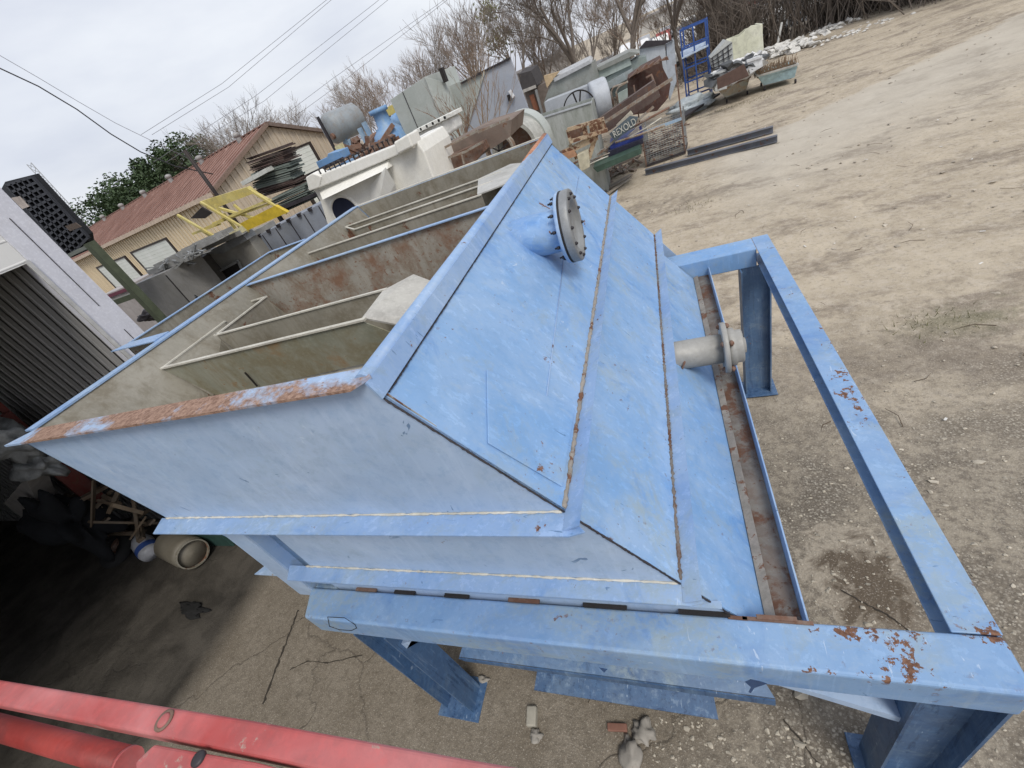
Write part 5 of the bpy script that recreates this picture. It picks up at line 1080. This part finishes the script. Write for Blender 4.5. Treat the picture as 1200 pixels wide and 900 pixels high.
tag(fo_.build('foam_debris', plain('white_foam', (.62, .62, .62), .9), origin=onG(865, 110)), 'heap of torn white foam in front of the cream hopper', 'foam debris', kind='stuff')
fo_ = MB()
for i in range(24):
    x = random.uniform(832, 890); y = 90-(x-836)*.40+random.uniform(-8, 6); P_ = onY(x, y, random.uniform(23, 24)); fo_.blob(P_, random.uniform(.10, .32), (1.4, 1, .6), i+90, 1, .9)
tag(fo_.build('grey_sheeting', plain('grey_black_film', (.08, .085, .09), .6), origin=onG(850, 110)), 'dark grey torn sheeting tangled in the foam heap', 'sheeting', kind='stuff')
for pts, mt, lab in ((((875, 72), (893, 66), (894, 78), (879, 87)), plain('white_bin_plastic', (.62, .64, .66)), 'white plastic bin at the right of the foam heap'), (((835, 88), (850, 82), (852, 104), (838, 108)), plain('white_grey_plastic', (.52, .54, .54)), 'white grey plastic bin left of the brown panel')):
    o_ = [onY(x, y, 23) for x, y in pts]; z0 = GZ if pts[0][0] == 835 else o_[3].z-.2
    b_ = thing('plastic_bin', lab, 'bin', (o_[3].x, 23, z0)); MB().prism(o_+[], (0, .8, 0)).build('bin_body', mt, b_, bevel=.02); MB().bar(o_[0]+Vector((0, -.02, 0)), o_[1]+Vector((0, -.02, 0)), .06, .08).build('rim', mt, b_)
tag(MB().prism([onY(x, y, 22) for x, y in ((840, 92), (872, 75), (878, 89), (841, 105))], (0, .05, .0)).build('plywood_sheet', plain('brown_panel_paint', (.10, .062, .05)), origin=onY(841, 105, 22)), 'flat dark brown board leaning over the rusty tub', 'board')
# tubs
def tub(base_l, base_r, top_l, top_r, name, label, mat, rim_mat, inside, dpth=1.2, legs=True):
    A, Bq = onG(*base_l), onG(*base_r); lift = .22; A.z = Bq.z = GZ+lift; Yv = A.y
    TL_, TR_ = onY(*top_l, A.y-.12), onY(*top_r, Bq.y-.12); zt = (TL_.z+TR_.z)/2; TL_.z = TR_.z = zt
    r = thing(name, label, 'tub', ((A.x+Bq.x)/2, A.y, GZ)); dp = Vector((.1, dpth, 0)); dt = Vector((.1, dpth+.24, 0))
    o_ = [A, Bq, Bq+dp, A+dp]; i_ = [TL_, TR_, TR_+dt, TL_+dt]
    m_ = MB(); m_.add(o_+i_, [(0, 1, 2, 3)]+[(k, (k+1) % 4, 4+(k+1) % 4, 4+k) for k in range(4)])
    ob = m_.build('tub_body', mat, r); sd_ = ob.modifiers.new('thick', 'SOLIDIFY'); sd_.thickness = .03
    rm = MB()
    for k in range(4): rm.bar(i_[k], i_[(k+1) % 4], .07, .06)
    rm.build('rim', rim_mat, r)
    MB().poly([i_[k].lerp(o_[k], .25)*1 for k in range(4)]).build('contents', inside, r)
    for P_ in o_: MB().lathe(P_+Vector((0, -.03, -.14)), (1, 0, 0), [(0, 0), (.08, 0), (.08, .05), (0, .05)], 12).build('castor', bolt_m, r)
    return r, TL_, TR_
tl, a, c = tub((895, 107), (931, 98), (888, 88), (935, 77), 'blue_tub', 'pale blue steel tub on castors filled with brown weeds', plain('pale_blue_tub_paint', (.42, .58, .62), .5), plain('tub_rim_paint', (.45, .45, .42)), plain('dry_weeds', (.14, .09, .06), .9, var=.6, scale=20))
pch = [onY(x, y, a.y-.10) for x, y in ((919, 86), (928, 83), (928, 88), (919, 90))]; MB().prism(pch, (0, -.02, 0)).build('ochre_patch', plain('ochre_patch_paint', (.45, .33, .15)), tl)
wd2 = MB(); random.seed(2)
for i in range(260): P_ = a+(c-a)*random.random()+Vector((random.uniform(0, .1), random.uniform(.1, 1.2), -.15)); wd2.bar(P_, P_+Vector((random.uniform(-.15, .15), random.uniform(-.1, .1), random.uniform(.15, .5))), .012, .012)
tag(wd2.build('dry_weeds', plain('dry_weed_stems', (.24, .17, .11)), origin=a), 'dry brown weeds growing in the pale blue tub', 'weeds', kind='stuff')
tub((851, 121), (875, 111), (841, 105), (879, 91), 'rusty_tub', 'rust streaked grey steel tub on castors under the brown panel', worn('rust_streaked_tub', (.36, .37, .32), (.42, .30, .19), rust=.58, rust_c=(.36, .19, .10), big=2.2), rusty, rusty)
# rubble piles
def rubble(name, label, pts, n, r0, r1, mat, seed, hz_=.25):
    random.seed(seed); m_ = MB()
    for i in range(n):
        k = random.random()*(len(pts)-1); j_ = int(k); P_ = onG(*pts[j_]).lerp(onG(*pts[j_+1]), k-j_)+Vector((random.gauss(0, .55), random.gauss(0, .55), 0)); P_.z = GZ+random.uniform(0, hz_)
        m_.blob(P_, random.uniform(r0, r1), (1.2, 1, .6), i, 1, .8)
    return tag(m_.build(name, mat, origin=onG(*pts[0])), label, 'rubble', kind='stuff')
rubm = plain('white_rubble_stone', (.60, .59, .56), .9)
rubble('white_rubble', 'long low heap of white broken rubble right of the cream hopper', ((896, 66), (915, 62), (944, 55)), 150, .06, .22, rubm, 1, .35)
rubble('white_rubble', 'scattered white rubble along the edge of the brush', ((955, 38), (970, 35), (985, 31)), 50, .05, .16, rubm, 2, .12)
rubble('white_rubble', 'thin line of white rubble at the top of the yard', ((968, 48), (1000, 38), (1025, 28)), 60, .03, .10, rubm, 3, .04)
P_ = onG(910, 58); tag(MB().bar(P_, P_+Vector((.25, 0, 1.2)), .10, .10).build('marker_post', plain('white_post', (.6, .6, .58)), origin=P_), 'short white post leaning beside the rubble heap', 'post')

# ------------------------------------------------------------------ far car park, beyond the trees
paints = [(.72, .72, .72), (.68, .69, .70), (.75, .75, .73), (.35, .36, .38), (.10, .10, .11), (.6, .6, .58), (.30, .08, .07)]
glass = plain('car_glass', (.03, .04, .05), .15)
pmats = [plain('car_paint_%s' % n, c_) for n, c_ in zip(('white', 'pearl', 'ivory', 'grey', 'black', 'silver', 'maroon'), paints)]
def car_mesh():
    body = MB(); prof = [(-2.2, .35), (-2.2, .85), (-1.9, .98), (-1.2, 1.02), (-.7, 1.45), (.9, 1.48), (1.5, 1.05), (2.1, .9), (2.2, .6), (2.15, .35)]
    body.prism([(x, -.85, z) for x, z in prof], (0, 1.7, 0))
    gl = MB(); gl.prism([(-1.1, -.86, 1.03), (-.65, -.86, 1.40), (.85, -.86, 1.42), (1.35, -.86, 1.06)], (0, 1.72, 0))
    return body, gl
random.seed(12)
cars = []
cw_names = ['white', 'pearl white', 'ivory', 'grey', 'black', 'silver', 'maroon']
lot = MB(); lot.add([(-45, 42, GZ+.02), (60, 42, GZ+.02), (60, 105, GZ+.02), (-45, 105, GZ+.02)], [(0, 1, 2, 3)])
tag(lot.build('parking_lot', plain('pale_asphalt', (.16, .16, .16), .9)), kind='structure')
spots = [(x_+.7*k_, y_) for k_, y_ in enumerate((46, 52.5, 59, 66, 74, 83)) for x_ in range(-6, 20, 3)]
for i, (x_, y_) in enumerate(spots):
    k = random.choice([0, 0, 1, 1, 2, 2, 3, 4, 5, 5, 6]); loc = (x_+random.uniform(-.2, .2), y_, GZ+.02)
    if i == 0 or True:
        r = thing('parked_car', '%s car parked beyond the bare trees' % cw_names[k], 'car', loc, 'cars parked beyond the bare trees')
        if not cars:
            bd, gl = car_mesh(); roots_save = roots[r.name]; roots[r.name] = (0, 0, 0)
            bo = bd.build('body', pmats[k], r, bevel=.06); go = gl.build('windows', glass, r)
            wh_ = []
            for wx in (-1.35, 1.35):
                for wy in (-.88, .66): wh_.append(MB().lathe((wx, wy, .33), (0, 1, 0), [(0, 0), (.33, 0), (.33, .22), (0, .22)], 14).build('wheel', blackp, r))
            roots[r.name] = roots_save; cars.append((bo, go, wh_))
        else:
            bo, go, wh_ = cars[0]; me2 = bo.data.copy(); me2.materials.clear(); me2.materials.append(pmats[k])
            for s_ in [bo, go]+wh_:
                c_ = s_.copy(); C.objects.link(c_); c_.parent = r
                if s_ is bo: c_.data = me2
        r.rotation_euler.z = R(random.choice((84, 90, 95, 270)))

# ================================================================== TREES
bark_g = plain('grey_bark', (.30, .262, .23), .9); bark_b = plain('brown_bark', (.27, .205, .16), .9); bark_d = plain('dark_bark', (.15, .125, .105), .9)
def bare_tree_mesh(seed, h, spread=.55, levels=5, r0=.16):
    random.seed(seed); tr = MB(); cr = MB()
    def br(p, d, L, r, dep, mb):
        n = 3; pts = [p]; rr = [r]
        for k in range(n):
            d = (d+Vector((random.gauss(0, .10), random.gauss(0, .10), random.gauss(.03, .06)))).normalized(); pts.append(pts[-1]+d*L/n); rr.append(r*(1-.38*(k+1)/n))
        mb.tube(pts, rr, 6 if r > .05 else 3, False)
        if dep <= 0: return
        for k in range(random.choice((3, 4, 4)) if dep > 1 else 5):
            s = random.uniform(.35, 1.0) if k else 1.0; idx = min(n-1, int(s*n)); q = pts[idx].lerp(pts[idx+1], min(1, s*n-idx))
            side = Vector((random.gauss(0, 1), random.gauss(0, 1), random.gauss(.15, .5))).normalized()
            br(q, (d+side*spread*random.uniform(.7, 1.3)).normalized(), L*random.uniform(.52, .78), max(.009, rr[idx]*random.uniform(.45, .62)), dep-1, cr)
    trunk_d = Vector((random.gauss(0, .08), random.gauss(0, .08), 1)).normalized()
    br(Vector((0, 0, 0)), trunk_d, h*.36, r0, 0, tr)
    top = sum((v_ for v_ in tr.v[-6:]), Vector())/6; q = top
    for v_ in tr.v[-6:]: v_ -= (v_-top)*.3
    for k in range(5):
        side = Vector((random.gauss(0, 1), random.gauss(0, 1), .5)).normalized(); br(q*(random.uniform(.75, .95) if k > 2 else .985), (trunk_d+side*spread).normalized(), h*random.uniform(.24, .34), r0*.55, levels-1, cr)
    return tr, cr
protos = []
for i, (sd_, h, sp, lv, r0) in enumerate(((101, 9, .55, 5, .15), (102, 11, .5, 5, .19), (103, 8, .7, 5, .16), (104, 10, .42, 5, .13), (105, 7, .5, 5, .10))):
    r = thing('bare_tree', 'bare tree', 'tree', (0, 0, 0)); roots[r.name] = (0, 0, 0); a_, b_ = bare_tree_mesh(sd_, h, sp, lv, r0); mt = (bark_g, bark_d, bark_d, bark_b, bark_g)[i]
    a_.build('trunk', mt, r); b_.build('crown', mt, r); protos.append(r)
PH = [max(v_.co.z for ch in r.children for v_ in ch.data.vertices) for r in protos]
used = set()
def plant(k, x, y, rz, s, label, group='bare winter trees behind the yard', top=None):
    if top:
        P_ = onY(*top, y); x = P_.x; s = (P_.z-GZ)/PH[k]*((1.0, 1.3, 1.3, 1.0, 1.0)[k]*1.12 if y < 42 else .98)
    r = protos[k] if k not in used else copy_tree(protos[k]); used.add(k)
    r.location = (x, y, GZ); r.rotation_euler.z = R(rz); r.scale = (s, s, s); r['label'] = label; r['group'] = group; return r
def px(x, Y): return onY(x[0], x[1], Y).x
plant(1, 0, 30, 10, 1, 'big dark bare tree with forking limbs behind the steel hood', top=(715, -60))
plant(2, 0, 31, 80, 1, 'dark bare tree with crooked limbs left of the big forking one', top=(640, -25))
plant(0, 0, 32, 30, 1, 'tall bare tree with mistletoe tufts above the blue grey hopper', top=(568, -8))
plant(3, 0, 33, 200, 1, 'slender bare tree rising above the teal duct', top=(745, -40))
plant(2, 0, 35, 250, 1, 'bare tree in front of the parked cars near the silver bin', top=(790, -60))
plant(4, 0, 36, 120, 1, 'thin bare tree behind the small shed', top=(605, 5))
plant(0, 0, 37, 140, 1, 'pale bare tree between the two dark forking ones', top=(680, -20))
plant(4, 0, 34, 210, 1, 'low bushy bare tree over the steel hood', top=(660, 20))
plant(3, 0, 30, 60, 1, 'slender brownish tree right above the tall grey bin', top=(520, 25))
plant(3, 0, 32, 160, 1, 'upright brownish tree behind the tall grey bin', top=(488, 38))
plant(4, 0, 30, 0, 1, 'bushy bare tree left of the tall grey bin', top=(468, 55))
plant(3, 0, 33, 280, 1, 'brownish bare tree behind the yellow box', top=(440, 72))
plant(4, 0, 34, 200, 1, 'low bare tree right of the grey tank', top=(425, 85))
plant(0, 0, 44, 100, 1, 'bare tree rising behind the grey tank', top=(385, 78))
plant(4, 0, 46, 70, 1, 'bare tree behind the gable of the tan warehouse', top=(345, 105))
plant(0, 0, 50, 310, 1, 'faint bare tree over the warehouse ridge end', top=(318, 113))
plant(4, 0, 52, 130, 1, 'low reddish bare tree over the warehouse ridge', top=(290, 128))
plant(1, 0, 56, 45, 1, 'wide spreading bare tree above the warehouse roof', top=(228, 118))
plant(0, 0, 55, 220, 1, 'spreading bare tree right of the widest one above the warehouse roof', top=(258, 120))
plant(2, 0, 58, 20, 1, 'bare tree left of the widest one above the warehouse roof', top=(205, 140))
plant(2, 0, 36, 150, 1, 'bare tree directly behind the blue rack', top=(830, -60))
plant(4, 0, 37, 90, 1, 'bare tree behind the cream hopper', top=(870, -60))
plant(0, 0, 36, 30, 1, 'bare tree above the white rubble heap', top=(930, -90))
plant(1, 0, 35, 70, 1, 'large bare tree at the right end of the brush', top=(985, -110))
plant(3, 0, 66, 190, 1, 'bare twiggy tree left of the evergreen', top=(145, 200))
plant(0, 0, 34, 250, 1, 'fine twigged bare tree directly left of the tall mistletoe tree', top=(545, 10))
plant(3, 0, 35, 20, 1, 'narrow bare tree just right of the mistletoe tree', top=(598, -10))
plant(0, 0, 38, 60, 1, 'fine twigged tree behind the dark forking limbs', top=(700, -20))
plant(4, 0, 36, 300, 1, 'low twiggy tree above the teal duct', top=(715, 15))
plant(3, 0, 37, 330, 1, 'narrow tree behind the silver bin', top=(765, -15))
plant(4, 0, 35, 180, 1, 'low twiggy tree above the fan housing', top=(680, 30))
# brush along the yard edge (nobody could count it)
random.seed(77); bh = MB()
def brush(P0, h, n):
    for i in range(n):
        d = Vector((random.gauss(0, .35), random.gauss(0, .35), 1)).normalized(); L = h*random.uniform(.5, 1.1); q = P0+Vector((random.gauss(0, .8), random.gauss(0, .8), 0)); m_ = q+d*L*.5+Vector((random.gauss(0, .1), random.gauss(0, .1), 0)); e_ = q+d*L+Vector((random.gauss(0, .25), random.gauss(0, .25), 0))
        bh.tube([q, m_, e_], [.030, .02, .009], 3, False)
        for k in range(4):
            s = random.uniform(.2, .9); p2_ = q.lerp(e_, s); bh.tube([p2_, p2_+Vector((random.gauss(0, .5), random.gauss(0, .5), random.uniform(.2, .9)))*h*.28], [.013, .007], 3, False)
line_ = [(-24, 36), (-14, 34), (-6, 33), (0, 32.5), (5, 34.5), (8.5, 36), (11, 34), (13.5, 30), (17, 27), (22, 24)]
for i in range(620):
    k = random.random()**.62*(len(line_)-1); j_ = int(k); A = Vector((*line_[j_], GZ)); Bq = Vector((*line_[j_+1], GZ)); P_ = A.lerp(Bq, k-j_); nrm = Vector((-(Bq-A).y, (Bq-A).x, 0)).normalized(); P_ += nrm*random.uniform(.3, 6.5)
    brush(P_, random.uniform(2.0, 4.2) if P_.x < -4 else (random.uniform(.5, 1.1) if P_.x < 4.0 else random.uniform(3.5, 7.5)), 8 if P_.x > 4 else 5)
tag(bh.build('brush', plain('brush_stems', (.20, .17, .145), .95)), 'dense leafless brush along the far edge of the yard', 'brush', kind='stuff')
bh = MB(); random.seed(78)
for i in range(10): brush(Vector((random.uniform(-15, -8), random.uniform(27, 31), GZ)), random.uniform(3.5, 6.0), 7)
for i in range(5): brush(Vector((random.uniform(-42, -26), random.uniform(44, 50), GZ)), random.uniform(5, 7.5), 7)
tag(bh.build('reddish_brush', plain('reddish_stems', (.34, .24, .175), .95)), 'reddish brown leafless saplings behind the grey bin and warehouse', 'brush', kind='stuff')
# evergreen
def evergreen(loc, h, w_, seed, label, n=2600, mat=None):
    random.seed(seed); r = thing('evergreen_tree', label, 'tree', loc); x0, y0, z0 = loc
    MB().tube([(x0, y0, z0), (x0+.1, y0, z0+h*.5), (x0, y0, z0+h*.85)], [.35, .22, .06], 8).build('trunk', bark_d, r)
    cl_ = [(Vector((random.gauss(0, .30)*w_, random.gauss(0, .30)*w_, random.uniform(.35, .97)*h)), random.uniform(.10, .19)*w_) for k in range(46)]
    m_ = MB()
    for i in range(n*6):
        c_, rr = random.choice(cl_); d = Vector((random.gauss(0, 1), random.gauss(0, 1), random.gauss(0, .8))).normalized()*rr*random.uniform(.5, 1.1); p_ = Vector(loc)+c_+d; s = random.uniform(.14, .34); a_ = Vector((random.gauss(0, 1), random.gauss(0, 1), random.gauss(0, .6))).normalized(); b_ = a_.orthogonal().normalized()
        m_.add([p_+a_*s, p_+b_*s*.5, p_-a_*s, p_-b_*s*.5], [(0, 1, 2, 3)])
    m_.build('crown', mat, r); return r
leafm = plain('evergreen_leaves', (.045, .075, .03), .7, var=.5, scale=.9)
P_ = onY(172, 188, 56); evergreen((P_.x, 56, GZ), P_.z-GZ, 13, 5, 'dense dark evergreen tree behind the tan warehouse', 3600, leafm)
P_ = onY(128, 218, 60); evergreen((P_.x, 60, GZ), P_.z-GZ, 11, 6, 'smaller evergreen tree at the far left end of the warehouse roof', 2400, leafm)
ms = MB(); random.seed(14)
for q in ((571, 14), (585, 48)):
    c_ = onY(*q, 33)
    for i in range(260): p_ = c_+Vector((random.gauss(0, 1), random.gauss(0, 1), random.gauss(0, 1)))*(.28 if q[0] == 571 else .42); a_ = Vector((random.gauss(0, 1), random.gauss(0, 1), random.gauss(0, 1))).normalized()*.11; b_ = a_.orthogonal().normalized()*.05; ms.add([p_+a_, p_+b_, p_-a_, p_-b_], [(0, 1, 2, 3)])
tag(ms.build('mistletoe', plain('mistletoe_leaves', (.16, .17, .06), .8), origin=onY(580, 30, 33)), 'green mistletoe tufts in the tall bare tree', 'mistletoe', kind='stuff')

# ------------------------------------------------------------------ tower, cables, far buildings
lat = MB(); base = onY(97, 262, 60); topp = onY(37, 190, 60); bx = (base.x+topp.x)/2
hT = topp.z; tri = [Vector((bx+.45*math.cos(a_), 60+.45*math.sin(a_), 0)) for a_ in (0, 2.1, 4.2)]
tw = thing('lattice_mast', 'thin grey lattice radio mast beyond the black pallets', 'mast', (bx, 60, GZ))
leg_m = plain('galvanised_lattice', (.30, .31, .32), .6)
for p_ in tri: MB().tube([p_+Vector((0, 0, GZ)), p_+Vector((0, 0, hT))], .06, 5).build('leg', leg_m, tw)
for k in range(26):
    z0 = k*hT/26; 
    for i in range(3): lat.bar(tri[i]+Vector((0, 0, z0)), tri[(i+1) % 3]+Vector((0, 0, z0+hT/26)), .05, .05)
lat.build('lattice_bracing', leg_m, tw)
wirem = plain('black_cable', (.03, .03, .035), .6); wireg = plain('grey_cable', (.20, .20, .23), .6)
def cable(name, pts, D, r, mat, label):
    tag(MB().tube([far(x, y, D) for x, y in pts], r, 5).build(name, mat, origin=far(*pts[0], D)), label, 'cable')
cable('service_cable', [(-60, 48), (0, 80), (45, 101), (90, 128), (130, 157), (165, 178), (206, 195), (250, 204)], 22, .022, wirem, 'thick black service cable sagging towards the warehouse')
cable('service_cable', [(-60, 40), (0, 65), (45, 91), (90, 118), (135, 144), (180, 166), (230, 190)], 34, .014, wireg, 'thin grey cable running just above the thick black one')
for i, (pts, lab) in enumerate(((((165, 158), (260, 98), (375, 6), (420, -30)), 'upper power line of the left pair'), (((178, 158), (268, 102), (388, 0), (430, -35)), 'lower power line of the left pair'), (((180, 190), (300, 112), (439, 4), (480, -30)), 'upper power line of the middle pair'), (((195, 190), (310, 118), (452, 2), (490, -30)), 'lower power line of the middle pair'), (((260, 190), (390, 92), (512, 6), (560, -30)), 'upper power line of the right pair'), (((272, 190), (400, 97), (524, 0), (570, -36)), 'lower power line of the right pair'))):
    cable('power_line', pts, 75, .022, wireg, lab)
# distant pale building band seen through the trees
for i, (x0, x1, y_, z1, c_) in enumerate(((-34, -16, 110, 3.0, (.30, .28, .26)), (-2, 16, 135, 2.4, (.46, .45, .43)))):
    r = thing('far_building', ('pale low building glimpsed through the trees above the hoppers', 'long pale building beyond the parked cars')[i], 'building', ((x0+x1)/2, y_, GZ))
    MB().box(x0, x1, y_, y_+12, GZ, z1).build('wall', plain('far_wall', c_), r); rfo = MB().box(x0-.5, x1+.5, y_-.5, y_+12.5, z1, z1+.4).build('roof', plain('far_roof', (.28, .27, .27)), r)
    
# ================================================================== LOOSE STONES
random.seed(40); sm1 = MB()
def stone_shape(mb, p, r, seed):
    mb.blob(p, r, (random.uniform(.8, 1.4), random.uniform(.7, 1.1), random.uniform(.35, .7)), seed, 1, .7)
for i in range(2600):
    x = random.gauss(1.2, 1.3); y = random.gauss(2.0, 1.7)
    if x < -.4 or y < -1: continue
    if y > 9 or x > 6: continue
    if random.random() < .25: x = random.uniform(-.6, 1.2); y = random.uniform(.2, 1.0)
    r = abs(random.gauss(0, .006))+.004
    if random.random() < .03: r *= 2.2
    stone_shape(sm1, (x, y, ground_z(x, y)+r*.2), r, i)
tag(sm1.build('gravel', plain('pale_gravel', (.42, .38, .31), .9, var=.5, scale=9)), 'loose pale gravel on the broken concrete', 'gravel', kind='stuff')
sm2 = MB()
for i in range(1500):
    x = random.uniform(-6, 12); y = random.uniform(5, 30)
    if x < -3 and y < 9: continue
    r = abs(random.gauss(0, .018))+.01
    stone_shape(sm2, (x, y, ground_z(x, y)+r*.1), r, i+5000)
tag(sm2.build('gravel', plain('yard_stones', (.38, .34, .28), .9, var=.5, scale=5)), 'small stones strewn over the dirt yard', 'gravel', kind='stuff')
stm_ = plain('grey_stone', (.28, .26, .23), .9)
for (q, r, sc, lab) in (((753, 858), .045, (1.1, 1, .6), 'rounded grey stone right of the reddish scrap under the front beam'), ((740, 884), .05, (.8, 1.3, .6), 'angular pale stone below the rounded one'), ((627, 862), .025, (1.1, 1, .8), 'small stone touching the end of the concrete block'), ((567, 796), .022, (1.3, .8, .9), 'small pale stone beside the front left base plate')):
    P_ = onZ(*q, .02); tag(MB().blob((P_.x, P_.y, r*.3), r*1.6, sc, int(q[0]), 3, .6).build('stone', stm_, origin=P_), lab, 'stone')
A, Bq = onZ(624, 828, .02), onZ(623, 852, .02); tag(MB().bar(A, Bq, .08, .06).build('concrete_block', plain('concrete_piece', (.33, .31, .26), .9), origin=A, bevel=.01), 'short oblong broken concrete block on the slab under the front beam', 'block')
A, Bq = onZ(712, 852, .02), onZ(735, 853, .02); tag(MB().bar(A, Bq, .05, .03).build('red_scrap', plain('reddish_brick', (.22, .11, .08), .9), origin=A, bevel=.006), 'thin reddish brick shard under the front beam', 'brick')
tw_ = MB(); random.seed(50)
for i in range(60):
    x, y = random.uniform(-1, 8), random.uniform(1, 16); P_ = Vector((x, y, ground_z(x, y)+.012)); a_ = random.uniform(0, 6.28); L = random.uniform(.04, .2); tw_.tube([P_, P_+Vector((math.cos(a_), math.sin(a_), .02))*L, P_+Vector((math.cos(a_+.3), math.sin(a_+.3), .0))*L*1.8], [.004, .004, .002], 4)
tag(tw_.build('twigs', plain('dry_twigs', (.10, .07, .045), .9)), 'dry twigs scattered over the yard', 'twigs', kind='stuff')
tw_ = MB()
for i in range(40):
    x, y = random.uniform(-1, 9), random.uniform(3, 18); P_ = Vector((x, y, ground_z(x, y)+.02)); a_ = random.uniform(0, 3.14); L = random.uniform(.02, .07); tw_.bar(P_, P_+Vector((math.cos(a_), math.sin(a_), 0))*L, .02, .006)
gt = MB(); random.seed(71)
for c_, n_, r_s in ((onG(1110, 378), 90, .3), (onG(1085, 372), 40, .2), (onG(815, 240), 60, .4), (onG(845, 130), 200, .5), (onG(885, 118), 160, .5), (onG(560, 700), 1, .1)):
    for i in range(n_):
        p_ = Vector((c_.x+random.gauss(0, r_s), c_.y+random.gauss(0, r_s*.5), 0)); p_.z = ground_z(p_.x, p_.y)-.01; a_ = random.uniform(0, 6.28); h_ = random.uniform(.03, .10); e_ = Vector((math.cos(a_), math.sin(a_), 0)); gt.add([p_-e_*.006, p_+e_*.006, p_+e_*.03+Vector((random.gauss(0, .03), random.gauss(0, .03), h_))], [(0, 1, 2)])
tag(gt.build('weeds', plain('dull_weeds', (.12, .12, .05), .9)), 'sparse dull weeds poking from the dirt', 'weeds', kind='stuff')
tag(tw_.build('paper_litter', plain('white_litter', (.62, .61, .58), .8)), 'small white scraps of litter on the dirt', 'litter', kind='stuff')
